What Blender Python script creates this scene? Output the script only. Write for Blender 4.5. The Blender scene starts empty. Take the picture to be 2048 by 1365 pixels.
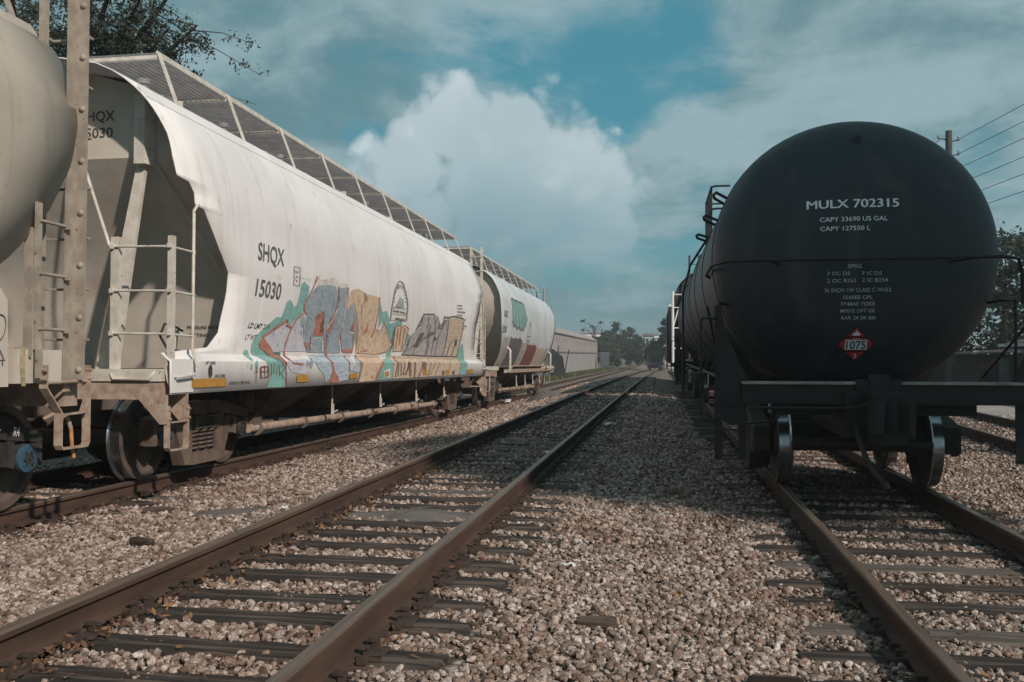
import bpy, bmesh, math, random
import numpy as np
from mathutils import Vector, Matrix

# ------------------------------------------------------------------ camera, sky, sun, exposure
scene = bpy.context.scene
rad = math.radians
cam_data = bpy.data.cameras.new('camera')
cam = bpy.data.objects.new('camera', cam_data)
scene.collection.objects.link(cam)
cam.location = (0, 0, 1.43)
cam.rotation_euler = (rad(90 + 0.875), 0, rad(9.34))
cam_data.sensor_width = 36
cam_data.lens = 31.64
cam_data.clip_start = 0.05
cam_data.clip_end = 3000
scene.camera = cam
scene.render.resolution_x = 1024
scene.render.resolution_y = 682

SUN_VEC = Vector((1.15, -1.1, 1.0)).normalized()
sun_data = bpy.data.lights.new('sun', 'SUN')
sun_data.energy = 3.7
sun_data.angle = rad(1.4)
sun_data.color = (1.0, 0.875, 0.77)
sun = bpy.data.objects.new('sun', sun_data)
sun.rotation_euler = SUN_VEC.to_track_quat('Z', 'Y').to_euler()
sun.location = (30, -30, 30)
scene.collection.objects.link(sun)

scene.view_settings.view_transform = 'Standard'
scene.view_settings.look = 'None'
scene.view_settings.exposure = 0.0
scene.view_settings.gamma = 1.0
scene.view_settings.use_curve_mapping = False
scene.cycles.max_bounces = 5
scene.cycles.diffuse_bounces = 3
scene.cycles.glossy_bounces = 2
scene.cycles.transmission_bounces = 2
scene.cycles.volume_bounces = 0
scene.cycles.transparent_max_bounces = 8
scene.cycles.use_denoising = True

world = bpy.data.worlds.new('World')
scene.world = world
world.use_nodes = True
world.cycles.sampling_method = 'MANUAL'
world.cycles.sample_map_resolution = 256
wn = world.node_tree
wn.nodes.clear()
def N(t, typ, **kw):
    n = t.nodes.new(typ)
    for k, v in kw.items():
        setattr(n, k, v)
    return n
def LK(t, a, b):
    t.links.new(a, b)
def math_node(t, op, a, b=None, clamp=False):
    n = N(t, 'ShaderNodeMath', operation=op, use_clamp=clamp)
    for i, v in enumerate((a, b)):
        if v is None:
            continue
        if isinstance(v, (int, float)):
            n.inputs[i].default_value = v
        else:
            LK(t, v, n.inputs[i])
    return n.outputs[0]
def mix_col(t, fac, a, b, blend='MIX'):
    n = N(t, 'ShaderNodeMix', data_type='RGBA', blend_type=blend)
    for i, v in ((0, fac), (6, a), (7, b)):
        if isinstance(v, (int, float)):
            n.inputs[i].default_value = v
        elif isinstance(v, (tuple, list)):
            n.inputs[i].default_value = (*v[:3], 1)
        else:
            LK(t, v, n.inputs[i])
    return n.outputs[2]
def map_range(t, v, a, b, c=0.0, d=1.0, smooth=True):
    n = N(t, 'ShaderNodeMapRange', interpolation_type='SMOOTHSTEP' if smooth else 'LINEAR')
    LK(t, v, n.inputs[0])
    for i, x in enumerate((a, b, c, d)):
        n.inputs[i + 1].default_value = x
    return n.outputs[0]

def build_world():
    t = wn
    out = N(t, 'ShaderNodeOutputWorld')
    bg = N(t, 'ShaderNodeBackground')
    bg.inputs[1].default_value = 0.1
    LK(t, bg.outputs[0], out.inputs[0])
    sky = N(t, 'ShaderNodeTexSky', sky_type='NISHITA')
    sky.sun_disc = False
    sky.sun_elevation = math.atan2(SUN_VEC.z, math.hypot(SUN_VEC.x, SUN_VEC.y))
    sky.sun_rotation = math.atan2(SUN_VEC.x, SUN_VEC.y)
    sky.air_density = 1.0
    sky.dust_density = 0.6
    sky.ozone_density = 2.0
    blue = mix_col(t, 1.0, sky.outputs[0], (0.62, 1.02, 0.92), 'MULTIPLY')
    blue = mix_col(t, 0.75, blue, (0.52, 2.55, 3.30))
    tc = N(t, 'ShaderNodeTexCoord')
    d = tc.outputs['Generated']
    sep = N(t, 'ShaderNodeSeparateXYZ'); LK(t, d, sep.inputs[0])
    # flat cloud layer seen in perspective
    den = math_node(t, 'ADD', math_node(t, 'MAXIMUM', sep.outputs[2], 0.0), 0.22)
    px = math_node(t, 'DIVIDE', sep.outputs[0], den)
    py = math_node(t, 'DIVIDE', sep.outputs[1], den)
    cmb = N(t, 'ShaderNodeCombineXYZ'); LK(t, px, cmb.inputs[0]); LK(t, py, cmb.inputs[1])
    def noise(vec, scale, detail, rough, dist=0.0, off=(0, 0, 0)):
        mp = N(t, 'ShaderNodeMapping'); LK(t, vec, mp.inputs[0]); mp.inputs[1].default_value = off
        n = N(t, 'ShaderNodeTexNoise'); LK(t, mp.outputs[0], n.inputs[0])
        n.inputs['Scale'].default_value = scale; n.inputs['Detail'].default_value = detail
        n.inputs['Roughness'].default_value = rough; n.inputs['Distortion'].default_value = dist
        return n.outputs[0]
    layer = noise(cmb.outputs[0], 0.9, 8, 0.56, 0.25, (2.7, 0.9, 0))
    veil = noise(cmb.outputs[0], 3.0, 9, 0.60, 0.35, (7.1, 3.3, 0))
    billow = noise(d, 9.0, 9, 0.60, 0.2, (0.4, 0.2, 0.1))
    puff = noise(d, 3.4, 7, 0.55, 0.2, (1.3, 5.2, 0.7))
    # lumps of the cumulus: rounded cells, finer ones riding on the coarse ones
    wob = N(t, 'ShaderNodeVectorMath', operation='MULTIPLY_ADD')
    nzv = N(t, 'ShaderNodeTexNoise'); LK(t, d, nzv.inputs[0]); nzv.inputs['Scale'].default_value = 14; nzv.inputs['Detail'].default_value = 6; nzv.inputs['Roughness'].default_value = .6
    LK(t, nzv.outputs['Color'], wob.inputs[0]); wob.inputs[1].default_value = (.045, .045, .045); LK(t, d, wob.inputs[2])
    def lumps(scale):
        vo = N(t, 'ShaderNodeTexVoronoi', feature='F1'); LK(t, wob.outputs[0], vo.inputs['Vector'])
        vo.inputs['Scale'].default_value = scale; vo.inputs['Detail'].default_value = 2; vo.inputs['Roughness'].default_value = .5
        return vo.outputs['Distance']
    lump = lumps(15.0)
    heaps = [((-0.220, 0.945, 0.242), 0.081), ((-0.146, 0.959, 0.242), 0.075), ((-0.184, 0.957, 0.223), 0.078), ((-0.262, 0.944, 0.198), 0.081), ((-0.107, 0.971, 0.215), 0.081), ((-0.072, 0.981, 0.177), 0.078), ((-0.194, 0.965, 0.175), 0.130), ((-0.124, 0.979, 0.159), 0.117), ((-0.254, 0.955, 0.153), 0.104), ((-0.298, 0.942, 0.158), 0.072), ((-0.174, 0.977, 0.127), 0.130), ((-0.065, 0.989, 0.132), 0.078), ((-0.175, 0.984, 0.039), 0.065)]
    heap = None
    for c, r in heaps:
        v = N(t, 'ShaderNodeVectorMath', operation='DISTANCE'); LK(t, d, v.inputs[0]); v.inputs[1].default_value = c
        m = map_range(t, v.outputs['Value'], 0.0, r * 1.5, 1, 0, smooth=False)
        heap = m if heap is None else math_node(t, 'MAXIMUM', heap, m)
    hfield = math_node(t, 'ADD', math_node(t, 'ADD', heap, -0.17), math_node(t, 'ADD', math_node(t, 'MULTIPLY', lump, -0.40), math_node(t, 'MULTIPLY', math_node(t, 'ADD', billow, -0.5), 0.55)))
    hmask = map_range(t, hfield, -0.05, 0.14)
    # opening of clear sky above the heap
    gap = None
    for c, r in [((-0.087, 0.933, 0.350), 0.160), ((-0.015, 0.939, 0.343), 0.110), ((-0.057, 0.956, 0.287), 0.075), ((-0.140, 0.938, 0.318), 0.070), ((-0.304, 0.927, 0.220), 0.038), ((-0.044, 0.968, 0.247), 0.040)]:
        v = N(t, 'ShaderNodeVectorMath', operation='DISTANCE'); LK(t, d, v.inputs[0]); v.inputs[1].default_value = c
        m = map_range(t, v.outputs['Value'], r * 0.2, r * 1.3, 1, 0)
        gap = m if gap is None else math_node(t, 'MAXIMUM', gap, m)
    cov = math_node(t, 'ADD', math_node(t, 'MULTIPLY', layer, 0.8), math_node(t, 'MULTIPLY', veil, 0.5))
    cov = math_node(t, 'SUBTRACT', cov, math_node(t, 'MULTIPLY', gap, 0.17))
    lmask = math_node(t, 'MULTIPLY', map_range(t, cov, 0.40, 0.62), 0.95)
    shade = map_range(t, math_node(t, 'ADD', math_node(t, 'MULTIPLY', veil, 0.55), math_node(t, 'MULTIPLY', puff, 0.55)), 0.45, 0.66)
    lcol = mix_col(t, shade, (1.30, 2.50, 2.85), (3.2, 4.45, 4.85))
    lit = math_node(t, 'ADD', math_node(t, 'MULTIPLY', map_range(t, lump, 0.75, 0.15), 0.45), math_node(t, 'ADD', math_node(t, 'MULTIPLY', map_range(t, puff, 0.36, 0.66), 0.35), math_node(t, 'MULTIPLY', map_range(t, sep.outputs[2], 0.13, 0.24), 0.35)))
    hcol = mix_col(t, lit, (2.7, 4.1, 4.65), (6.7, 7.5, 7.75))
    low = map_range(t, math_node(t, 'ADD', sep.outputs[2], math_node(t, 'MULTIPLY', math_node(t, 'ADD', puff, -0.5), -0.28)), 0.05, 0.19, 1, 0)
    lcol = mix_col(t, math_node(t, 'MULTIPLY', low, 0.5), lcol, mix_col(t, map_range(t, billow, 0.38, 0.64), (1.55, 2.85, 3.15), (2.9, 4.2, 4.5)))
    lmask = math_node(t, 'MAXIMUM', lmask, math_node(t, 'MULTIPLY', low, 0.85))
    col = mix_col(t, lmask, blue, lcol)
    hm = math_node(t, 'MULTIPLY', hmask, map_range(t, sep.outputs[2], 0.07, 0.17, 0.15, 0.92))
    col = mix_col(t, hm, col, hcol)
    LK(t, col, bg.inputs[0])
build_world()

# ------------------------------------------------------------------ helpers
COL = scene.collection
def link(o, parent=None):
    COL.objects.link(o)
    if parent is not None:
        o.parent = parent
    return o
def tag(o, label=None, cat=None, group=None, kind=None):
    if label: o['label'] = label
    if cat: o['category'] = cat
    if group: o['group'] = group
    if kind: o['kind'] = kind
    return o
def empty(name, loc=(0, 0, 0), rot=(0, 0, 0)):
    o = bpy.data.objects.new(name, None)
    o.empty_display_size = 0.3
    o.location = loc; o.rotation_euler = rot
    return link(o)
def copy_tree(o, parent=None):
    c = o.copy(); COL.objects.link(c); c.parent = parent
    for ch in list(o.children):
        copy_tree(ch, c)
    return c

class MB:
    """collects shapes for one mesh object"""
    def __init__(s):
        s.v = []; s.f = []
    def add(s, v, f):
        b = len(s.v)
        s.v += [tuple(p) for p in v]
        s.f += [tuple(i + b for i in q) for q in f]
        return s
    def box(s, c, d, rot=None):
        x, y, z = (k / 2 for k in d)
        v = [Vector((sx * x, sy * y, sz * z)) for sx in (-1, 1) for sy in (-1, 1) for sz in (-1, 1)]
        if rot is not None:
            v = [rot @ p for p in v]
        v = [p + Vector(c) for p in v]
        return s.add(v, [(0, 1, 3, 2), (4, 6, 7, 5), (0, 4, 5, 1), (2, 3, 7, 6), (0, 2, 6, 4), (1, 5, 7, 3)])
    def bx(s, x0, x1, y0, y1, z0, z1):
        return s.box(((x0 + x1) / 2, (y0 + y1) / 2, (z0 + z1) / 2), (abs(x1 - x0), abs(y1 - y0), abs(z1 - z0)))
    def tube(s, pts, r, n=8, cap=True):
        pts = [Vector(p) for p in pts]
        rs = r if isinstance(r, (list, tuple)) else [r] * len(pts)
        rings = []; up = None
        for i, p in enumerate(pts):
            t = (pts[min(i + 1, len(pts) - 1)] - pts[max(i - 1, 0)]).normalized()
            if up is None:
                up = Vector((0, 0, 1)) if abs(t.z) < 0.9 else Vector((1, 0, 0))
            a = t.cross(up)
            if a.length < 1e-4:
                a = t.orthogonal()
            a.normalize(); b = a.cross(t).normalized(); up = b
            rings.append([p + (a * math.cos(2 * math.pi * k / n) + b * math.sin(2 * math.pi * k / n)) * rs[i] for k in range(n)])
        v = [p for q in rings for p in q]; f = []
        for i in range(len(pts) - 1):
            for k in range(n):
                a0 = i * n + k; a1 = i * n + (k + 1) % n
                f.append((a0, a1, a1 + n, a0 + n))
        if cap:
            f.append(tuple(range(n))[::-1]); f.append(tuple((len(pts) - 1) * n + k for k in range(n)))
        return s.add(v, f)
    def rod(s, a, b, r, n=8):
        return s.tube([a, b], r, n)
    def strap(s, pts, wdir, w, th):
        """flat bar bent along pts, its width along wdir"""
        pts = [Vector(p) for p in pts]; wd = Vector(wdir).normalized() * (w / 2); v = []; f = []
        for i, p in enumerate(pts):
            t = (pts[min(i + 1, len(pts) - 1)] - pts[max(i - 1, 0)]).normalized()
            nn = t.cross(wd).normalized() * (th / 2)
            v += [p + wd + nn, p - wd + nn, p - wd - nn, p + wd - nn]
        for i in range(len(pts) - 1):
            for k in range(4):
                a = i * 4 + k; b = i * 4 + (k + 1) % 4
                f.append((a, b, b + 4, a + 4))
        f += [(3, 2, 1, 0), tuple((len(pts) - 1) * 4 + k for k in range(4))]
        return s.add(v, f)
    def prism(s, poly, axis, a, b):
        """polygon extruded along axis ('x': poly is (y,z); 'y': poly is (x,z); 'z': poly is (x,y))"""
        def mk(p, k):
            return {'x': (k, p[0], p[1]), 'y': (p[0], k, p[1]), 'z': (p[0], p[1], k)}[axis]
        n = len(poly)
        v = [mk(p, a) for p in poly] + [mk(p, b) for p in poly]
        f = [tuple(range(n))[::-1], tuple(range(n, 2 * n))]
        for i in range(n):
            j = (i + 1) % n
            f.append((i, j, j + n, i + n))
        return s.add(v, f)
    def lathe(s, prof, axis='x', n=32, c=(0, 0, 0)):
        """prof: list of (axial, radius)"""
        v = []; f = []
        for (a, r) in prof:
            for k in range(n):
                u = 2 * math.pi * k / n; p, q = r * math.cos(u), r * math.sin(u)
                o = {'x': (a, p, q), 'y': (p, a, q), 'z': (p, q, a)}[axis]
                v.append((o[0] + c[0], o[1] + c[1], o[2] + c[2]))
        for i in range(len(prof) - 1):
            for k in range(n):
                a0 = i * n + k; a1 = i * n + (k + 1) % n
                f.append((a0, a1, a1 + n, a0 + n))
        f.append(tuple(range(n))[::-1]); f.append(tuple((len(prof) - 1) * n + k for k in range(n)))
        return s.add(v, f)
    def grid(s, rows):
        m = len(rows[0]); v = [p for r in rows for p in r]; f = []
        for i in range(len(rows) - 1):
            for k in range(m - 1):
                a = i * m + k
                f.append((a, a + 1, a + m + 1, a + m))
        return s.add(v, f)
    def mesh(s, name, material, smooth=None):
        me = bpy.data.meshes.new(name)
        me.from_pydata(s.v, [], s.f)
        bm = bmesh.new(); bm.from_mesh(me)
        bmesh.ops.recalc_face_normals(bm, faces=bm.faces)
        bm.to_mesh(me); bm.free()
        if material is not None:
            me.materials.append(material)
        if smooth is not None:
            me.polygons.foreach_set('use_smooth', [True] * len(me.polygons))
            me.set_sharp_from_angle(angle=rad(smooth))
        me.update()
        return me
    def build(s, name, material, parent=None, smooth=None):
        return link(bpy.data.objects.new(name, s.mesh(name, material, smooth)), parent)
def part(name, me, parent):
    return link(bpy.data.objects.new(name, me), parent)
def np_mesh(name, V, F, material, smooth=False):
    me = bpy.data.meshes.new(name)
    V = np.asarray(V, dtype=np.float32); F = np.asarray(F, dtype=np.int32)
    k = F.shape[1]
    me.vertices.add(len(V)); me.vertices.foreach_set('co', V.ravel())
    me.loops.add(F.size); me.loops.foreach_set('vertex_index', F.ravel())
    me.polygons.add(len(F)); me.polygons.foreach_set('loop_start', np.arange(0, F.size, k, dtype=np.int32))
    me.update(calc_edges=True); me.validate()
    if smooth:
        me.polygons.foreach_set('use_smooth', [True] * len(me.polygons))
    me.materials.append(material)
    return me

# ------------------------------------------------------------------ materials
def mat(name, c1, c2=None, rough=0.7, spec=0.3, metal=0.0, scale=4.0, detail=5, lo=0.35, hi=0.65, bump=0.0, bscale=60.0,
        stretch=(1, 1, 1), spots=None, spot_scale=14.0, spot_lo=0.62, spot_hi=0.70, streak=None, streak_amt=0.5, fleck=None, wear=None):
    m = bpy.data.materials.new(name); m.use_nodes = True
    t = m.node_tree; b = t.nodes['Principled BSDF']
    tc = N(t, 'ShaderNodeTexCoord')
    def noise(sc, st=(1, 1, 1), det=detail, off=(0, 0, 0), rg=0.55):
        mp = N(t, 'ShaderNodeMapping'); LK(t, tc.outputs['Object'], mp.inputs[0]); mp.inputs[3].default_value = st; mp.inputs[1].default_value = off
        n = N(t, 'ShaderNodeTexNoise'); LK(t, mp.outputs[0], n.inputs[0]); n.inputs['Scale'].default_value = sc; n.inputs['Detail'].default_value = det
        n.inputs['Roughness'].default_value = rg
        return n.outputs[0]
    c2 = c2 or tuple(k * 0.78 for k in c1)
    col = mix_col(t, map_range(t, noise(scale, stretch), lo, hi), c2, c1)
    if spots:
        col = mix_col(t, map_range(t, noise(spot_scale, off=(3.1, 1.7, 0.3), rg=0.65), spot_lo, spot_hi), col, spots)
    if streak:
        col = mix_col(t, math_node(t, 'MULTIPLY', map_range(t, noise(3.0, (1, 2.2, 0.12), 6, (5, 2, 1)), 0.5, 0.75), streak_amt), col, streak)
    if fleck:
        col = mix_col(t, map_range(t, noise(130.0, det=2), 0.6, 0.72), col, fleck)
    if wear:
        LK(t, map_range(t, noise(wear[0], (1, 1, 1.6), 7, (1.9, 4.2, 2.2), .68), wear[1], wear[1] + .07, 1, wear[2]), b.inputs['Alpha'])
    LK(t, col, b.inputs['Base Color'])
    b.inputs['Roughness'].default_value = rough; b.inputs['Metallic'].default_value = metal
    b.inputs['Specular IOR Level'].default_value = spec
    if bump:
        bp = N(t, 'ShaderNodeBump'); bp.inputs['Strength'].default_value = bump; bp.inputs['Distance'].default_value = 0.01
        LK(t, noise(bscale, stretch), bp.inputs['Height']); LK(t, bp.outputs[0], b.inputs['Normal'])
    return m

M = {}
M['hopper_white'] = mat('hopper_white', (.775, .755, .75), (.70, .68, .675), rough=.5, scale=.9, streak=(.44, .37, .30), streak_amt=.26, spots=(.50, .43, .36), spot_scale=5.5, spot_lo=.60, spot_hi=.80, bump=.10, bscale=1.6)
M['cream_steel'] = mat('cream_steel', (.36, .315, .26), (.27, .23, .19), rough=.6, scale=7, spots=(.16, .10, .07), spot_scale=22, spot_lo=.64, spot_hi=.68)
M['hopper_cream'] = mat('hopper_cream', (.47, .425, .36), (.40, .355, .30), rough=.55, scale=1.2, streak=(.22, .18, .14), streak_amt=.5, spots=(.30, .26, .22), spot_scale=26, bump=.04, bscale=3)
M['hopper_blue'] = mat('hopper_blue', (.60, .65, .67), (.50, .55, .58), rough=.5, scale=1.0, streak=(.42, .27, .16), streak_amt=.55, spots=(.36, .27, .2), spot_scale=18, bump=.03, bscale=3)
M['hopper_end'] = mat('hopper_end', (.58, .53, .47), (.50, .45, .39), rough=.6, scale=2, streak=(.34, .27, .21), streak_amt=.4, spots=(.32, .22, .15), spot_scale=30, spot_lo=.68, spot_hi=.72)
M['white_steel'] = mat('white_steel', (.62, .585, .53), (.50, .46, .40), rough=.5, scale=7, spots=(.26, .15, .09), spot_scale=22, spot_lo=.64, spot_hi=.68)
M['rust_beige'] = mat('rust_beige', (.43, .34, .275), (.30, .215, .165), rough=.75, scale=9, spots=(.17, .09, .06), spot_scale=25)
M['grating'] = mat('grating', (.21, .21, .215), (.16, .16, .165), rough=.6, scale=6)
M['truck_brown'] = mat('truck_brown', (.17, .125, .10), (.11, .08, .065), rough=.85, scale=6, bump=.15)
M['truck_black'] = mat('truck_black', (.05, .044, .042), (.032, .028, .027), rough=.8, scale=6, bump=.15)
M['under_dark'] = mat('under_dark', (.17, .135, .115), (.11, .088, .076), rough=.9, scale=3)
M['wheel_steel'] = mat('wheel_steel', (.12, .09, .075), (.075, .058, .05), rough=.75, scale=5, metal=0)
M['tread_steel'] = mat('tread_steel', (.42, .43, .44), (.30, .31, .32), rough=.22, scale=12, metal=.95)
M['bearing_blue'] = mat('bearing_blue', (.045, .11, .17), (.035, .075, .11), rough=.6, scale=20)
M['spring_steel'] = mat('spring_steel', (.12, .09, .075), (.07, .055, .045), rough=.7, scale=10)
M['tank_black'] = mat('tank_black', (.021, .029, .036), (.015, .022, .028), rough=.5, spec=.35, scale=1.2, streak=(.065, .062, .058), streak_amt=.55, spots=(.05, .05, .048), spot_scale=6, spot_lo=.55, spot_hi=.8, bump=.05, bscale=2)
M['tank_steel'] = mat('tank_steel', (.022, .023, .025), (.015, .015, .016), rough=.6, spec=.3, scale=4)
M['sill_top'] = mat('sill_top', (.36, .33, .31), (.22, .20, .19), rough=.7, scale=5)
M['ink'] = mat('ink', (.10, .10, .10), (.06, .06, .06), rough=.6, scale=8)
M['ink_worn'] = mat('ink_worn', (.155, .15, .15), (.10, .10, .10), rough=.6, scale=10)
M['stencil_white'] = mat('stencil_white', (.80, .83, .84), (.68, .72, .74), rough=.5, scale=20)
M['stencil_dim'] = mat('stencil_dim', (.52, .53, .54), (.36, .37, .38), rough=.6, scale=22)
M['placard_red'] = mat('placard_red', (.50, .045, .05), (.38, .035, .04), rough=.45, scale=10)
M['placard_white'] = mat('placard_white', (.72, .77, .79), (.66, .70, .73), rough=.4, scale=10)
M['reflect_orange'] = mat('reflect_orange', (.50, .26, .055), (.40, .21, .05), rough=.45, scale=18)
G = {'teal': ((.25, .45, .42), (.20, .38, .36)), 'lavender': ((.47, .47, .53), (.56, .54, .57)), 'fade': ((.62, .48, .40), (.66, .58, .52)), 'blue': ((.26, .315, .365), (.345, .385, .415)),
     'tan': ((.57, .41, .28), (.64, .50, .38)), 'lightblue': ((.36, .44, .52), (.47, .52, .57)), 'sand': ((.58, .47, .35), (.50, .40, .31)), 'grey': ((.36, .34, .34), (.45, .41, .39)),
     'dark': ((.12, .115, .12), (.17, .155, .155)), 'red': ((.37, .15, .115), (.45, .22, .17)), 'white': ((.72, .70, .68), (.62, .61, .62)), 'brown': ((.19, .12, .10), (.26, .17, .14)),
     'maroon': ((.20, .075, .07), (.28, .12, .10)), 'logo': ((.25, .19, .17), (.33, .26, .23)), 'slot': ((.08, .075, .07), (.05, .05, .05))}
for k, (a, b) in G.items():
    M['paint_' + k] = mat('paint_' + k, a, b, rough=.55, scale=5, stretch=(1, 1, 2.5), spots=tuple(min(1, x * 1.25 + .03) for x in a), spot_scale=16, spot_lo=.6, spot_hi=.72, wear=(9, .40 if k == 'fade' else .56, .15 if k == 'fade' else .25))
M['paint_orange'] = M['reflect_orange']
M['rail_side'] = mat('rail_side', (.092, .055, .040), (.058, .036, .028), rough=.8, scale=7, stretch=(1, .15, 1), bump=.15, bscale=50)
M['rail_top'] = mat('rail_top', (.185, .135, .105), (.11, .078, .06), rough=.45, spec=.4, scale=9, metal=.25, stretch=(4, .1, 1))
M['tie_wood'] = mat('tie_wood', (.115, .086, .070), (.028, .021, .018), rough=.9, scale=4, stretch=(.3, 5, 5), bump=.8, bscale=9, lo=.42, hi=.66, spots=(.20, .165, .14), spot_scale=28, spot_lo=.66, spot_hi=.70)
M['tie_grey'] = mat('tie_grey', (.165, .135, .118), (.075, .060, .052), rough=.9, scale=5, stretch=(.25, 6, 6), bump=.5, bscale=14)
M['plate_rust'] = mat('plate_rust', (.075, .050, .040), (.045, .032, .027), rough=.85, scale=18, bump=.2)
M['sand'] = mat('sand', (.165, .145, .132), (.115, .10, .09), rough=.95, scale=5, fleck=(.27, .245, .23), bump=.5, bscale=220)
M['road'] = mat('road', (.36, .315, .29), (.30, .265, .245), rough=.9, scale=.5, bump=.1, bscale=30)
M['concrete'] = mat('concrete', (.34, .32, .31), (.27, .255, .25), rough=.9, scale=2)
M['warehouse'] = mat('warehouse', (.35, .305, .295), (.31, .27, .26), rough=.8, scale=.25)
M['warehouse_low'] = mat('warehouse_low', (.34, .32, .32), (.295, .28, .28), rough=.8, scale=.25)
M['roof_trim'] = mat('roof_trim', (.20, .17, .17), (.15, .13, .13), rough=.8)
M['far_white'] = mat('far_white', (.74, .74, .74), (.68, .68, .68), rough=.7)
M['house_grey'] = mat('house_grey', (.05, .056, .06), (.036, .042, .045), rough=.8)  # wall tone darkened, the shade on the house is put into the colour
M['far_grey'] = mat('far_grey', (.30, .34, .36), (.26, .29, .31), rough=.7)
M['glass_dark'] = mat('glass_dark', (.03, .04, .045), (.02, .03, .03), rough=.15, spec=.6)
M['bark'] = mat('bark', (.085, .068, .055), (.045, .037, .03), rough=.95, scale=6, stretch=(2, 2, .4), bump=.6, bscale=20)
M['pole_wood'] = mat('pole_wood', (.085, .085, .082), (.05, .05, .05), rough=.95, scale=5, stretch=(5, 5, .2), bump=.3)
M['wire'] = mat('wire', (.02, .02, .02), rough=.6)
M['fence_wood'] = mat('fence_wood', (.032, .029, .026), (.021, .019, .017), rough=.95, scale=2, stretch=(4, 4, .4))  # wood darkened to carry the trees' shade on the fence in its colour
M['mesh_fence'] = mat('mesh_fence', (.13, .15, .15), (.10, .115, .115), rough=.8, scale=3)
M['box_green'] = mat('box_green', (.09, .12, .125), (.07, .09, .095), rough=.6)
M['brick_red'] = mat('brick_red', (.22, .10, .075), (.15, .07, .055), rough=.85, scale=3)
M['far_end'] = mat('far_end', (.06, .066, .07), (.045, .05, .054), rough=.8, scale=1)
M['far_dark'] = mat('far_dark', (.035, .04, .042), (.026, .03, .032), rough=.8, scale=1)
M['paper'] = mat('paper', (.70, .69, .67), (.62, .60, .58), rough=.8)
M['yellow_handle'] = mat('yellow_handle', (.50, .26, .10), (.34, .16, .07), rough=.6, scale=14)
M['rope'] = mat('rope', (.42, .35, .20), (.30, .24, .13), rough=.9, scale=30)
M['rubber'] = mat('rubber', (.03, .028, .027), rough=.7)
def leaf_mat(name, c1, c2, sss=.25):
    m = mat(name, c1, c2, rough=.55, spec=.25, scale=.9, lo=.3, hi=.7)
    t = m.node_tree; b = t.nodes['Principled BSDF']; o = t.nodes['Material Output']
    tr = N(t, 'ShaderNodeBsdfTranslucent'); LK(t, b.inputs['Base Color'].links[0].from_socket, tr.inputs[0])
    mx = N(t, 'ShaderNodeMixShader'); mx.inputs[0].default_value = sss
    LK(t, b.outputs[0], mx.inputs[1]); LK(t, tr.outputs[0], mx.inputs[2]); LK(t, mx.outputs[0], o.inputs[0])
    return m
M['leaf_oak'] = leaf_mat('leaf_oak', (.085, .098, .068), (.05, .06, .044), .4)
M['leaf_dark'] = leaf_mat('leaf_dark', (.050, .072, .046), (.024, .038, .026))
M['leaf_mid'] = leaf_mat('leaf_mid', (.085, .105, .055), (.045, .062, .035))
M['leaf_dry'] = leaf_mat('leaf_dry', (.15, .115, .06), (.09, .075, .04))
M['grass'] = leaf_mat('grass', (.13, .13, .06), (.08, .09, .04))
LAYER={'teal': 1, 'lavender': 2, 'fade': 2, 'blue': 3, 'tan': 4, 'lightblue': 3, 'sand': 4, 'grey': 5, 'dark': 7, 'red': 6, 'white': 7, 'brown': 7, 'maroon': 7, 'orange': 8, 'logo': 6, 'slot': 5}
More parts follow.
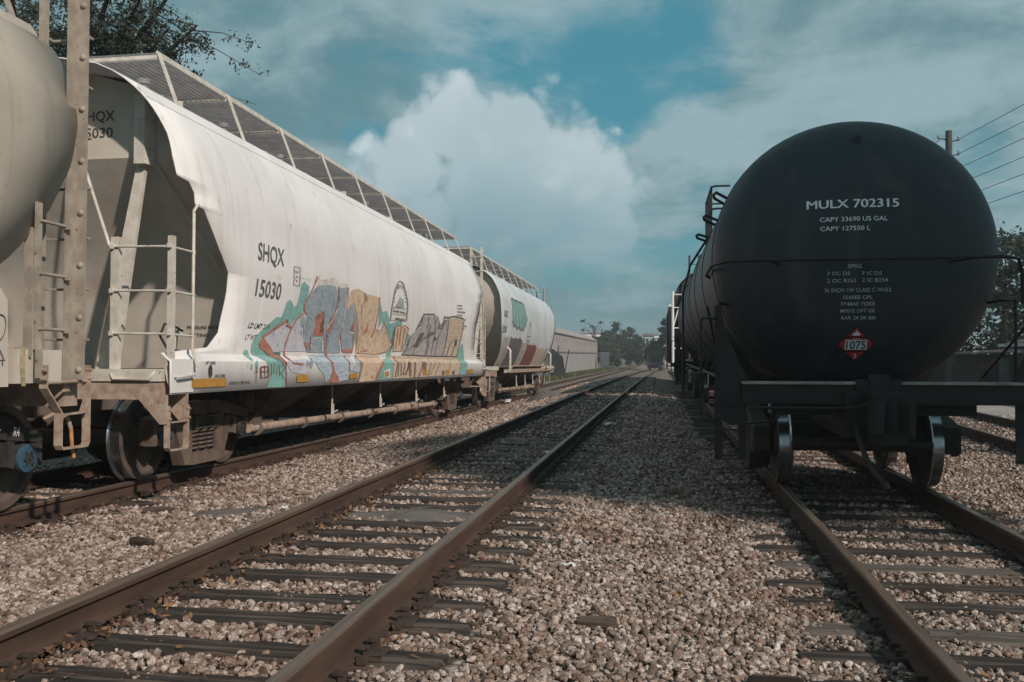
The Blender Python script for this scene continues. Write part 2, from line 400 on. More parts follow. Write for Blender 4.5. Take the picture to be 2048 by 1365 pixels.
GRAFFITI=[
('teal',0,[(-6.101,1.415),(-6.085,1.491),(-5.984,1.593),(-5.826,1.666),(-5.616,1.754),(-5.454,1.848),(-5.315,1.849),(-5.259,1.946),(-5.2,2.057),(-5.12,2.095),(-5.042,2.073),(-4.954,2.001),(-4.871,2.043),(-4.81,2.194),(-4.803,2.317),(-4.689,2.37),(-4.586,2.33),(-4.512,2.317),(-4.514,2.217),(-4.626,2.059),(-4.606,1.973),(-4.817,1.851),(-4.944,1.772),(-5.061,1.767),(-5.14,1.835),(-5.833,1.598),(-5.897,1.473),(-5.813,1.397),(-5.601,1.331),(-5.482,1.286),(-5.359,1.24),(-5.301,1.134),(-5.314,0.959),(-5.855,0.966),(-5.739,1.082),(-5.792,1.195),(-5.881,1.295),(-5.966,1.339),(-6.06,1.36)]),
('teal',0,[(-6.29,1.39),(-6.246,1.423),(-6.174,1.413),(-6.146,1.359),(-6.165,1.31),(-6.249,1.283),(-6.279,1.331)]),
('teal',0,[(-6.238,1.216),(-6.243,1.197),(-6.255,1.183),(-6.272,1.178),(-6.288,1.184),(-6.301,1.197),(-6.305,1.216),(-6.301,1.235),(-6.289,1.249),(-6.272,1.254),(-6.256,1.249),(-6.243,1.235)]),
('teal',0,[(-6.097,1.229),(-6.103,1.196),(-6.119,1.172),(-6.141,1.164),(-6.163,1.172),(-6.179,1.196),(-6.185,1.229),(-6.18,1.261),(-6.15,1.285),(-6.104,1.294),(-6.105,1.285),(-6.103,1.262)]),
('teal',0,[(-1.333,2.301),(-1.183,2.158),(-0.961,2.192),(-0.766,2.082),(-0.687,1.978),(0.015,2.077),(0.093,1.991),(-0.438,1.909),(-0.365,1.794),(-0.427,1.646),(-0.502,1.396),(-0.717,1.38),(-0.705,1.61),(-1.076,2.01),(-1.318,1.873),(-1.361,2.148)]),
('teal',0,[(-0.971,1.343),(-0.476,1.382),(-0.557,1.309),(-0.673,0.985),(-1.484,0.984),(-1.262,1.209)]),
('teal',0,[(5.232,1.729),(5.478,1.774),(5.692,1.479),(5.76,1.319),(5.54,1.02),(4.733,1.009),(5.103,1.355),(4.89,1.47)]),
('teal',0,[(0.429,1.624),(0.492,1.857),(0.733,1.818),(0.58,1.58)]),
('lavender',0,[(-5.805,1.577),(-5.183,1.785),(-5.133,1.716),(-4.989,1.722),(-4.847,1.849),(-4.626,1.935),(-4.493,1.917),(-4.454,1.793),(-4.502,1.641),(-4.515,1.54),(-4.374,1.429),(-5.138,1.418),(-5.444,1.402),(-5.526,1.412)]),
('lavender',0,[(-5.284,1.287),(-4.531,1.327),(-4.577,1.165),(-4.672,1.116),(-5.099,1.144),(-5.216,1.216)]),
('fade',0,[(-4.366,2.368),(-4.307,2.488),(-4.191,2.499),(-4.144,2.439),(-3.541,2.536),(-3.423,2.466),(-3.033,2.487),(-3.018,2.425),(-3.365,2.382),(-3.523,2.402),(-3.853,2.394),(-4.227,2.348)]),
('fade',0,[(-5.619,2.359),(-5.545,2.395),(-5.456,2.363),(-5.434,2.319),(-5.527,2.299)]),
('blue',0,[(-4.407,2.25),(-4.229,2.355),(-3.854,2.4),(-3.523,2.402),(-3.387,2.305),(-3.345,2.116),(-3.467,1.986),(-3.642,1.842),(-3.755,1.744),(-3.733,1.625),(-3.649,1.413),(-4.373,1.417),(-4.515,1.54),(-4.502,1.641),(-4.454,1.793),(-4.496,1.93),(-4.616,2.01),(-4.544,2.127)]),
('blue',0,[(-3.367,2.389),(-3.02,2.432),(-2.978,2.337),(-3.048,2.023),(-3.112,1.741),(-3.01,1.492),(-3.08,1.421),(-3.649,1.413),(-3.755,1.691),(-3.692,1.773),(-3.43,1.988),(-3.313,2.146)]),
('blue',0,[(-2.851,2.233),(-2.665,2.16),(-2.433,1.941),(-2.392,1.708),(-2.506,1.443),(-3.006,1.464),(-3.102,1.713),(-3.031,1.968)]),
('tan',0,[(-2.982,2.239),(-2.838,2.4),(-2.551,2.455),(-2.23,2.417),(-2.194,2.269),(-2.065,2.239),(-2.043,2.399),(-1.425,2.398),(-1.412,2.172),(-1.448,1.868),(-1.118,1.825),(-1.074,2.003),(-0.44,1.616),(-0.505,1.586),(-0.729,1.466),(-1.231,1.424),(-2.352,1.431),(-2.293,1.574),(-2.285,1.782),(-2.427,1.957),(-2.588,2.127),(-2.725,2.232),(-2.975,2.054)]),
('lightblue',0,[(-4.303,1.379),(-3.646,1.387),(-3.646,1.266),(-3.646,1.172),(-3.791,1.028),(-3.899,0.99),(-3.97,1.096),(-4.214,1.214),(-4.372,1.315)]),
('lightblue',0,[(-3.573,1.387),(-2.877,1.395),(-2.931,1.296),(-2.902,1.154),(-2.983,1.015),(-3.341,0.993),(-3.609,1.186),(-3.604,1.293)]),
('lightblue',0,[(-2.468,1.356),(-2.151,1.358),(-2.432,1.122),(-2.86,1.14)]),
('lavender',0,[(-2.795,1.396),(-2.586,1.398),(-2.777,1.211),(-2.86,1.14),(-2.944,1.267)]),
('tan',0,[(-2.387,1.405),(-1.274,1.417),(-1.0,1.335),(-1.263,1.264),(-1.615,0.979),(-2.473,0.968),(-2.279,1.211),(-2.266,1.367)]),
('sand',0,[(-0.516,1.414),(-0.267,1.402),(5.074,1.414),(4.647,1.01),(-0.66,0.994),(-0.593,1.297)]),
('tan',0,[(-0.376,1.941),(-0.033,1.978),(0.06,1.944),(0.201,1.988),(0.52,1.947),(0.478,1.791),(0.275,1.511),(-0.342,1.486),(-0.328,1.766)]),
('grey',0,[(0.582,1.565),(0.74,1.803),(1.027,1.939),(1.405,2.051),(1.465,2.266),(2.363,2.316),(2.435,2.2),(2.653,2.28),(2.873,2.151),(3.097,2.019),(3.23,2.292),(3.681,2.316),(3.707,2.006),(3.714,1.44),(0.247,1.437),(0.449,1.532)]),
('sand',0,[(3.719,2.318),(4.307,2.367),(5.173,2.364),(5.255,2.26),(5.167,1.767),(4.85,1.451),(3.714,1.44),(3.707,2.006)]),
('dark',0,[(1.097,1.654),(1.275,1.787),(1.471,1.891),(1.718,1.9),(1.362,1.595),(1.006,1.589)]),
('dark',0,[(2.455,1.737),(2.533,1.859),(2.835,1.817),(2.591,1.74)]),
('dark',0,[(4.518,1.694),(4.519,1.846),(4.77,1.853),(4.779,1.681)]),
('blue',0,[(-4.524,1.822),(-4.524,1.784),(-4.548,1.756),(-4.589,1.744),(-4.635,1.752),(-4.675,1.777),(-4.698,1.813),(-4.698,1.851),(-4.674,1.879),(-4.634,1.891),(-4.588,1.883),(-4.547,1.858)]),
('blue',0,[(-4.566,1.682),(-4.565,1.661),(-4.577,1.644),(-4.597,1.638),(-4.62,1.643),(-4.641,1.658),(-4.653,1.679),(-4.654,1.701),(-4.643,1.717),(-4.623,1.724),(-4.6,1.719),(-4.579,1.704)]),
('blue',0,[(-4.672,1.679),(-4.672,1.669),(-4.679,1.662),(-4.691,1.659),(-4.704,1.661),(-4.715,1.668),(-4.721,1.677),(-4.721,1.686),(-4.714,1.693),(-4.702,1.696),(-4.689,1.694),(-4.678,1.688)]),
('blue',0,[(-4.549,1.264),(-4.554,1.236),(-4.571,1.216),(-4.593,1.208),(-4.615,1.216),(-4.632,1.236),(-4.638,1.264),(-4.595,1.292),(-4.515,1.313),(-4.469,1.321),(-4.469,1.313),(-4.516,1.293)]),
('blue',0,[(-4.389,1.265),(-4.397,1.23),(-4.421,1.205),(-4.454,1.195),(-4.487,1.205),(-4.511,1.23),(-4.52,1.264),(-4.452,1.299),(-4.348,1.325),(-4.285,1.335),(-4.281,1.326),(-4.337,1.3)]),
('red',1,[(-4.277,2.481),(-4.382,2.345),(-4.517,2.208),(-4.65,2.073),(-4.65,1.994),(-4.534,1.935),(-4.498,1.946),(-4.609,2.0),(-4.608,2.07),(-4.475,2.203),(-4.339,2.341),(-4.233,2.479)]),
('red',1,[(-4.507,1.949),(-4.612,1.962),(-4.839,1.867),(-4.957,1.751),(-5.046,1.65),(-5.136,1.492),(-5.171,1.407),(-5.131,1.404),(-5.097,1.488),(-5.006,1.646),(-4.918,1.745),(-4.803,1.858),(-4.589,1.948),(-4.525,1.933)]),
('red',1,[(-5.785,1.57),(-5.087,1.816),(-5.167,1.755),(-4.978,1.719),(-4.948,1.75),(-5.099,1.772),(-5.132,1.844),(-5.827,1.595)]),
('red',0,[(-5.794,1.588),(-5.9,1.507),(-5.87,1.452),(-5.656,1.382),(-5.425,1.356),(-5.559,1.469)]),
('red',1,[(-3.433,2.41),(-3.354,2.226),(-3.433,2.073),(-3.604,1.888),(-3.753,1.735),(-3.712,1.729),(-3.562,1.883),(-3.39,2.07),(-3.308,2.228),(-3.388,2.415)]),
('red',0,[(-4.184,1.934),(-3.899,2.028),(-3.938,1.868),(-4.059,1.707),(-3.983,1.683),(-3.806,1.683),(-3.8,1.663),(-4.21,1.647),(-4.177,1.754)]),
('red',0,[(-3.71,1.719),(-3.444,1.974),(-3.482,1.809),(-3.529,1.726)]),
('red',0,[(-2.719,1.784),(-2.561,1.993),(-2.525,1.777)]),
('red',0,[(-3.008,1.478),(-2.513,1.501),(-2.527,1.435),(-2.962,1.429)]),
('red',1,[(-3.165,1.724),(-3.026,1.463),(-2.986,1.465),(-3.127,1.727)]),
('red',1,[(-2.552,1.791),(-2.533,1.486),(-2.49,1.486),(-2.509,1.791)]),
('red',1,[(-3.777,1.637),(-3.732,1.478),(-3.68,1.367),(-3.719,1.272),(-3.648,1.169),(-3.569,1.176),(-3.626,1.286),(-3.609,1.38),(-3.653,1.481),(-3.699,1.64)]),
('red',0,[(-3.609,1.186),(-3.418,1.062),(-3.341,0.979),(-3.754,0.981),(-3.682,1.093)]),
('red',0,[(-4.515,1.54),(-4.323,1.557),(-4.374,1.429)]),
('red',1,[(-5.17,1.401),(-5.153,1.328),(-5.079,1.255),(-4.738,1.242),(-4.734,1.262),(-5.062,1.272),(-5.081,1.341),(-5.132,1.411)]),
('maroon',1,[(-5.379,1.305),(-5.315,1.274),(-5.312,0.959),(-5.287,0.958),(-5.29,1.276),(-5.34,1.314)]),
('red',1,[(-5.667,1.363),(-5.446,1.327),(-5.395,1.238),(-5.323,1.264),(-5.305,1.362),(-5.646,1.4)]),
('red',1,[(-3.02,2.432),(-3.005,2.279),(-3.081,1.939),(-3.126,1.728),(-3.087,1.726),(-3.041,1.938),(-2.965,2.281),(-2.98,2.435)]),
('maroon',1,[(-4.29,1.648),(-4.307,1.444),(-4.28,1.443),(-4.263,1.648)]),
('maroon',1,[(-2.869,1.4),(-2.928,1.294),(-2.957,1.14),(-2.928,1.141),(-2.892,1.297),(-2.845,1.405)]),
('red',1,[(-2.255,2.408),(-2.205,2.283),(-2.32,2.184),(-2.177,1.787),(-2.242,1.577),(-2.263,1.433),(-2.208,1.432),(-2.188,1.575),(-2.121,1.788),(-2.265,2.186),(-2.15,2.284),(-2.201,2.413)]),
('red',1,[(-1.454,2.39),(-1.442,2.172),(-1.542,1.867),(-1.67,1.7),(-1.612,1.695),(-1.483,1.864),(-1.381,2.173),(-1.393,2.393)]),
('red',0,[(-1.88,1.937),(-1.889,1.797),(-2.083,1.717),(-2.05,1.791)]),
('red',1,[(-1.487,1.806),(-1.107,1.836),(-1.09,1.998),(-0.462,1.615),(-0.745,1.486),(-1.194,1.438),(-1.18,1.426),(-0.718,1.475),(-0.418,1.617),(-1.059,2.007),(-1.141,1.843),(-1.496,1.818)]),
('red',1,[(-2.116,1.45),(-1.792,1.468),(-1.804,1.489),(-2.126,1.47)]),
('red',1,[(-1.199,1.313),(-1.503,1.148),(-1.697,0.995),(-1.576,0.978),(-1.378,1.133),(-1.119,1.3)]),
('white',1,[(-4.173,1.594),(-3.996,1.618),(-3.851,1.607),(-3.814,1.437),(-3.778,1.438),(-3.819,1.612),(-4.0,1.631),(-4.184,1.606)]),
('white',1,[(-3.253,1.619),(-3.165,1.612),(-3.082,1.434),(-3.043,1.436),(-3.129,1.617),(-3.243,1.632)]),
('white',1,[(-2.742,1.731),(-2.533,1.738),(-2.539,1.756),(-2.748,1.748)]),
('white',1,[(-3.03,2.32),(-3.107,1.798),(-3.076,1.797),(-2.999,2.32)]),
('white',1,[(-3.389,2.088),(-3.558,1.889),(-3.735,1.761),(-3.712,1.757),(-3.534,1.886),(-3.364,2.086)]),
('white',1,[(-4.383,1.908),(-4.218,1.854),(-4.187,1.754),(-4.167,1.754),(-4.2,1.857),(-4.37,1.914)]),
('white',1,[(-3.499,1.249),(-3.268,1.228),(-3.262,1.236),(-3.494,1.257)]),
('white',1,[(-3.421,1.154),(-3.107,1.138),(-3.104,1.146),(-3.418,1.162)]),
('white',1,[(-3.417,1.072),(-3.143,1.082),(-3.147,1.091),(-3.42,1.08)]),
('white',1,[(-1.615,1.615),(-1.543,1.697),(-1.406,1.717),(-1.294,1.43),(-1.258,1.431),(-1.373,1.721),(-1.57,1.703),(-1.648,1.618)]),
('white',1,[(-1.079,1.924),(-0.597,1.669),(-0.572,1.673),(-1.055,1.928)]),
('white',1,[(-1.483,1.793),(-1.112,1.813),(-1.119,1.824),(-1.49,1.803)]),
('white',1,[(-2.289,2.276),(-2.202,1.786),(-2.232,1.446),(-2.204,1.445),(-2.174,1.786),(-2.261,2.277)]),
('white',1,[(-1.55,2.233),(-1.632,1.807),(-1.607,1.807),(-1.524,2.233)]),
('white',1,[(1.508,2.224),(2.378,2.27),(2.372,2.287),(1.503,2.24)]),
('white',1,[(3.276,2.25),(3.695,2.256),(3.7,2.275),(3.281,2.268)]),
('white',1,[(3.776,2.279),(4.316,2.321),(5.183,2.291),(5.208,2.31),(4.324,2.34),(3.761,2.296)]),
('white',1,[(0.775,1.769),(1.002,1.902),(1.429,2.023),(1.396,2.032),(0.964,1.909),(0.734,1.775)]),
('white',1,[(1.584,1.643),(1.806,1.64),(1.807,1.651),(1.585,1.655)]),
('white',1,[(3.573,1.586),(3.92,1.592),(3.916,1.605),(3.571,1.599)]),
('white',1,[(4.522,1.84),(4.742,1.851),(4.749,1.681),(4.809,1.68),(4.798,1.856),(4.515,1.853)]),
('white',0,[(-1.171,1.139),(-0.82,1.18),(-0.819,1.016),(-1.17,1.02)]),
('dark',1,[(1.469,2.25),(2.369,2.296),(2.36,2.329),(1.461,2.282)]),
('dark',1,[(3.212,2.292),(3.671,2.288),(3.696,2.325),(3.236,2.328)]),
('dark',1,[(3.731,2.311),(4.302,2.359),(5.201,2.348),(5.233,2.384),(4.306,2.393),(3.701,2.342)]),
('dark',1,[(1.439,2.249),(1.377,2.054),(0.98,1.927),(0.678,1.757),(0.557,1.568),(0.225,1.449),(0.267,1.44),(0.607,1.562),(0.732,1.752),(1.029,1.918),(1.434,2.049),(1.5,2.25)]),
('dark',1,[(1.848,2.27),(1.91,2.072),(2.163,2.044),(2.189,2.059),(1.965,2.078),(1.905,2.274)]),
('dark',1,[(2.335,2.297),(2.499,2.057),(2.679,2.275),(2.798,2.163),(2.875,2.042),(3.205,2.02),(3.304,2.295),(3.23,2.294),(3.136,2.025),(2.938,2.052),(2.866,2.17),(2.627,2.284),(2.525,2.074),(2.402,2.301)]),
('dark',1,[(3.644,2.297),(3.634,1.914),(3.585,1.641),(3.368,1.458),(3.446,1.452),(3.668,1.638),(3.719,1.914),(3.729,2.299)]),
('dark',1,[(1.762,2.046),(1.929,2.007),(2.02,1.609),(1.86,1.424),(1.917,1.42),(2.079,1.608),(1.987,2.01),(1.803,2.057)]),
('dark',1,[(1.384,1.891),(1.093,1.609),(0.947,1.431),(0.998,1.428),(1.144,1.605),(1.437,1.887)]),
('dark',1,[(2.147,2.053),(2.055,1.946),(2.15,1.612),(1.925,1.425),(1.98,1.42),(2.21,1.611),(2.114,1.947),(2.205,2.05)]),
('dark',1,[(2.558,2.051),(2.539,1.792),(2.385,1.445),(2.439,1.443),(2.594,1.791),(2.613,2.052)]),
('dark',1,[(3.072,2.004),(2.865,1.837),(2.728,1.432),(2.79,1.429),(2.928,1.835),(3.134,2.0)]),
('dark',1,[(4.33,1.828),(4.055,1.725),(3.757,1.424),(3.832,1.42),(4.131,1.72),(4.4,1.818)]),
('dark',1,[(4.733,1.856),(4.502,1.659),(4.232,1.448),(4.302,1.442),(4.574,1.654),(4.807,1.851)]),
('dark',1,[(5.171,2.257),(5.139,1.905),(4.813,1.452),(4.888,1.449),(5.219,1.904),(5.251,2.259)]),
('dark',1,[(0.247,1.429),(1.887,1.422),(4.853,1.431),(4.852,1.451),(1.887,1.439),(0.247,1.444)]),
('brown',1,[(-0.297,1.397),(-0.342,1.312),(-0.547,1.022),(-0.478,1.02),(-0.265,1.314),(-0.236,1.406)]),
('brown',1,[(-0.291,1.298),(-0.365,1.049),(-0.309,1.048),(-0.234,1.298)]),
('brown',1,[(-0.167,1.298),(-0.162,1.045),(-0.1,1.046),(-0.097,1.3)]),
('brown',1,[(0.114,1.315),(-0.032,1.06),(0.032,1.059),(0.179,1.315)]),
('brown',1,[(0.201,1.052),(0.334,1.281),(0.418,1.021),(0.562,1.025),(0.545,1.32),(0.066,1.063)]),
('brown',1,[(0.781,1.301),(0.717,1.004),(0.832,1.004),(0.902,1.303)]),
('brown',1,[(1.419,1.32),(1.237,1.145),(1.0,1.006),(1.076,0.995),(1.321,1.14),(1.507,1.321)]),
('brown',1,[(1.435,1.301),(1.402,1.138),(1.652,1.144),(1.72,1.308)]),
('brown',1,[(2.088,1.323),(1.817,1.04),(1.876,1.039),(2.144,1.323)]),
('brown',1,[(2.427,1.309),(2.019,1.057),(1.77,1.03),(1.793,1.018),(2.068,1.051),(2.463,1.306)]),
('brown',1,[(2.869,1.328),(2.355,1.036),(2.408,1.032),(2.91,1.325)]),
('brown',1,[(3.904,1.331),(3.64,1.148),(3.687,1.147),(3.953,1.331)]),
('dark',0,[(3.265,1.069),(3.247,1.042),(3.198,1.023),(3.131,1.017),(3.065,1.025),(3.016,1.045),(2.998,1.071),(3.016,1.098),(3.064,1.117),(3.131,1.123),(3.198,1.116),(3.247,1.096)]),
('dark',0,[(4.251,1.061),(4.231,1.035),(4.177,1.016),(4.103,1.01),(4.03,1.018),(3.977,1.037),(3.957,1.063),(3.976,1.089),(4.03,1.107),(4.103,1.114),(4.176,1.107),(4.231,1.087)]),
('brown',1,[(-0.369,1.935),(-0.033,1.972),(0.063,1.938),(0.201,1.982),(0.499,1.945),(0.456,1.792),(0.259,1.514),(-0.325,1.489),(-0.308,1.766),(-0.356,1.941),(-0.396,1.94),(-0.348,1.766),(-0.359,1.483),(0.291,1.507),(0.499,1.791),(0.54,1.95),(0.201,1.994),(0.058,1.95),(-0.033,1.983),(-0.382,1.946)]),
('brown',1,[(-0.209,1.918),(-0.148,1.772),(-0.218,1.534),(-0.178,1.532),(-0.107,1.772),(-0.169,1.92)]),
('brown',1,[(-0.012,1.942),(0.017,1.627),(0.059,1.627),(0.029,1.942)]),
('brown',1,[(0.255,1.938),(0.196,1.541),(0.238,1.539),(0.298,1.938)]),
('maroon',1,[(-6.045,1.209),(-5.86,1.223),(-5.843,1.104),(-6.018,1.091),(-6.027,1.218),(-6.067,1.217),(-6.049,1.081),(-5.807,1.095),(-5.829,1.234),(-6.05,1.226)]),
('maroon',1,[(-5.946,1.223),(-5.939,1.09),(-5.916,1.09),(-5.923,1.223)]),
('maroon',1,[(-6.041,1.158),(-5.83,1.162),(-5.832,1.172),(-6.043,1.168)]),
('brown',1,[(-6.23,1.156),(-6.096,1.16),(-6.097,1.167),(-6.231,1.162)]),
('brown',1,[(-6.166,1.229),(-6.176,1.034),(-6.162,1.033),(-6.151,1.229)]),
('brown',1,[(-5.748,1.262),(-5.747,1.116),(-5.731,1.115),(-5.732,1.262)]),
('brown',1,[(-5.669,1.274),(-5.692,1.135),(-5.584,1.237),(-5.6,1.114),(-5.584,1.114),(-5.576,1.243),(-5.681,1.14),(-5.653,1.273)]),
('brown',1,[(-5.534,1.251),(-5.505,1.101),(-5.488,1.101),(-5.517,1.251)]),
('brown',1,[(-5.468,1.225),(-5.366,1.238),(-5.393,1.16),(-5.478,1.159),(-5.379,1.064),(-5.364,1.066),(-5.461,1.159),(-5.379,1.156),(-5.351,1.241),(-5.472,1.231)]),
('orange',0,[(-4.965,1.107),(-4.592,1.111),(-4.601,1.013),(-4.964,1.013)]),
('orange',0,[(-2.922,1.098),(-2.572,1.121),(-2.584,1.037),(-2.942,1.028)]),
('orange',0,[(-1.134,1.118),(-0.881,1.126),(-0.89,1.038),(-1.133,1.03)]),
('orange',0,[(1.371,1.126),(1.717,1.14),(1.73,1.041),(1.433,1.028)]),
('orange',0,[(3.356,1.131),(3.742,1.138),(3.742,1.041),(3.379,1.027)]),
('orange',0,[(5.633,1.129),(6.309,1.136),(6.309,1.043),(5.633,1.029)]),
('orange',0,[(-7.657,1.095),(-6.919,1.097),(-6.918,1.006),(-7.656,1.006)]),
('logo',1,[(-0.666,2.046),(-0.643,2.321),(-0.507,2.591),(-0.287,2.762),(-0.168,2.784),(-0.006,2.751),(0.155,2.57),(0.276,2.383),(0.291,2.079),(0.356,2.081),(0.34,2.387),(0.22,2.579),(0.054,2.764),(-0.143,2.803),(-0.339,2.767),(-0.565,2.591),(-0.7,2.32),(-0.724,2.045)]),
('logo',1,[(-0.613,2.276),(0.207,2.29),(0.21,2.3),(-0.611,2.286)]),
('logo',1,[(-0.63,2.16),(0.239,2.178),(0.241,2.187),(-0.629,2.168)]),
('logo',1,[(-0.419,2.081),(0.205,2.075),(0.219,2.105),(-0.407,2.11)]),
('logo',1,[(-0.695,2.041),(0.325,2.073),(0.324,2.082),(-0.695,2.05)]),
('teal',0,[(-0.085,2.299),(-0.057,2.481),(0.025,2.472),(0.083,2.302)]),
('grey',0,[(-0.47,2.304),(-0.193,2.5),(-0.104,2.462),(-0.113,2.305)]),
('logo',1,[(-0.534,2.385),(-0.652,2.389),(-0.663,2.376),(-0.546,2.372)]),
('logo',1,[(-0.531,2.441),(-0.646,2.46),(-0.663,2.452),(-0.547,2.433)]),
('logo',1,[(-0.531,2.44),(-0.572,2.453),(-0.587,2.448),(-0.547,2.435)]),
('logo',1,[(-0.513,2.496),(-0.611,2.529),(-0.636,2.522),(-0.536,2.49)]),
('logo',1,[(-0.459,2.549),(-0.54,2.595),(-0.581,2.586),(-0.501,2.54)]),
('logo',1,[(-0.47,2.546),(-0.488,2.576),(-0.508,2.573),(-0.49,2.543)]),
('logo',1,[(-0.409,2.591),(-0.47,2.649),(-0.499,2.644),(-0.438,2.586)]),
('logo',1,[(-0.345,2.626),(-0.385,2.693),(-0.415,2.688),(-0.376,2.622)]),
('logo',1,[(-0.35,2.624),(-0.343,2.667),(-0.364,2.666),(-0.371,2.623)]),
('logo',1,[(-0.27,2.65),(-0.285,2.724),(-0.331,2.719),(-0.316,2.645)]),
('logo',1,[(-0.208,2.661),(-0.198,2.739),(-0.23,2.736),(-0.24,2.658)]),
('logo',1,[(-0.214,2.66),(-0.177,2.71),(-0.197,2.709),(-0.234,2.659)]),
('logo',1,[(-0.14,2.66),(-0.105,2.739),(-0.137,2.737),(-0.172,2.658)]),
('logo',1,[(-0.068,2.647),(-0.009,2.724),(-0.056,2.722),(-0.115,2.645)]),
('logo',1,[(-0.082,2.646),(-0.014,2.694),(-0.034,2.695),(-0.101,2.646)]),
('logo',1,[(-0.019,2.62),(0.063,2.692),(0.032,2.692),(-0.049,2.621)]),
('logo',1,[(0.029,2.583),(0.129,2.645),(0.101,2.647),(0.0,2.584)]),
('logo',1,[(0.023,2.582),(0.116,2.623),(0.099,2.625),(0.006,2.585)]),
('logo',1,[(0.071,2.534),(0.187,2.585),(0.148,2.59),(0.033,2.539)]),
('logo',1,[(0.095,2.48),(0.212,2.517),(0.192,2.522),(0.073,2.485)]),
('logo',1,[(0.09,2.48),(0.19,2.505),(0.179,2.509),(0.078,2.485)]),
('logo',1,[(0.125,2.42),(0.247,2.441),(0.234,2.449),(0.112,2.428)]),
('dark',1,[(4.511,2.634),(4.588,2.637),(4.608,2.666),(4.531,2.663)]),
('dark',1,[(4.622,2.638),(4.674,2.64),(4.695,2.67),(4.643,2.668)]),
('dark',1,[(4.709,2.641),(4.813,2.645),(4.834,2.675),(4.729,2.671)]),
('dark',1,[(4.849,2.647),(4.91,2.649),(4.931,2.679),(4.869,2.677)]),
('dark',1,[(4.946,2.65),(5.026,2.653),(5.047,2.684),(4.967,2.68)]),
('dark',1,[(4.499,2.563),(4.576,2.565),(4.596,2.595),(4.519,2.592)]),
('dark',1,[(4.61,2.566),(4.662,2.568),(4.682,2.598),(4.63,2.596)]),
('dark',1,[(4.696,2.569),(4.801,2.573),(4.822,2.603),(4.717,2.599)]),
('dark',1,[(4.836,2.574),(4.898,2.576),(4.919,2.607),(4.857,2.604)]),
('dark',1,[(4.933,2.578),(5.013,2.58),(5.034,2.611),(4.954,2.608)]),
('dark',1,[(4.493,2.486),(4.568,2.489),(4.583,2.518),(4.506,2.515)]),
('dark',1,[(4.602,2.49),(4.653,2.491),(4.669,2.521),(4.617,2.519)]),
('dark',1,[(4.687,2.492),(4.79,2.495),(4.808,2.525),(4.704,2.522)]),
('dark',1,[(4.824,2.496),(4.885,2.498),(4.905,2.528),(4.843,2.526)]),
('dark',1,[(4.92,2.499),(5.0,2.502),(5.021,2.532),(4.941,2.529)]),
('dark',1,[(5.035,2.503),(5.089,2.505),(5.11,2.535),(5.056,2.533)]),
('dark',1,[(5.125,2.506),(5.234,2.509),(5.256,2.54),(5.146,2.536)]),
('dark',1,[(5.27,2.51),(5.335,2.512),(5.356,2.543),(5.292,2.541)]),
('dark',1,[(4.519,2.412),(4.595,2.414),(4.6,2.442),(4.524,2.44)]),
('dark',1,[(4.629,2.415),(4.68,2.416),(4.685,2.445),(4.634,2.443)]),
('dark',1,[(4.714,2.417),(4.817,2.42),(4.822,2.449),(4.719,2.446)]),
('dark',1,[(4.852,2.421),(4.912,2.422),(4.918,2.452),(4.857,2.45)]),
('dark',1,[(4.947,2.423),(5.026,2.426),(5.031,2.455),(4.952,2.453)]),
('dark',1,[(5.133,2.328),(5.213,2.33),(5.218,2.359),(5.138,2.357)]),
('dark',1,[(5.249,2.33),(5.303,2.332),(5.308,2.361),(5.254,2.36)]),
('dark',1,[(5.339,2.332),(5.448,2.335),(5.454,2.365),(5.344,2.362)]),
('dark',1,[(5.159,2.255),(5.24,2.256),(5.245,2.286),(5.165,2.284)]),
('dark',1,[(5.276,2.257),(5.33,2.258),(5.335,2.288),(5.281,2.287)]),
('dark',1,[(5.187,2.178),(5.268,2.179),(5.273,2.208),(5.193,2.207)]),
('dark',1,[(5.304,2.179),(5.358,2.18),(5.363,2.21),(5.309,2.209)]),
('dark',1,[(5.394,2.181),(5.504,2.183),(5.51,2.212),(5.4,2.211)]),
('dark',1,[(5.541,2.183),(5.605,2.184),(5.611,2.214),(5.546,2.213)]),
('dark',1,[(5.212,2.11),(5.292,2.111),(5.298,2.141),(5.217,2.139)]),
('dark',1,[(5.329,2.112),(5.383,2.112),(5.388,2.142),(5.334,2.141)]),
('dark',1,[(-4.935,2.404),(-4.444,2.406),(-4.442,2.41),(-4.934,2.408)]),
('dark',1,[(-5.074,2.531),(-4.879,2.534),(-4.875,2.541),(-5.07,2.538)]),
('dark',1,[(-4.885,2.537),(-4.875,2.295),(-4.859,2.296),(-4.869,2.539)]),
('dark',1,[(-4.866,2.299),(-5.061,2.3),(-5.063,2.293),(-4.868,2.292)]),
('dark',1,[(-5.054,2.297),(-5.064,2.535),(-5.08,2.533),(-5.07,2.296)]),
('slot',0,[(-7.219,1.176),(-7.222,1.15),(-7.231,1.127),(-7.245,1.112),(-7.261,1.107),(-7.278,1.112),(-7.292,1.128),(-7.301,1.15),(-7.305,1.177),(-7.302,1.203),(-7.293,1.226),(-7.279,1.241),(-7.263,1.246),(-7.246,1.241),(-7.232,1.226),(-7.223,1.203)]),
]
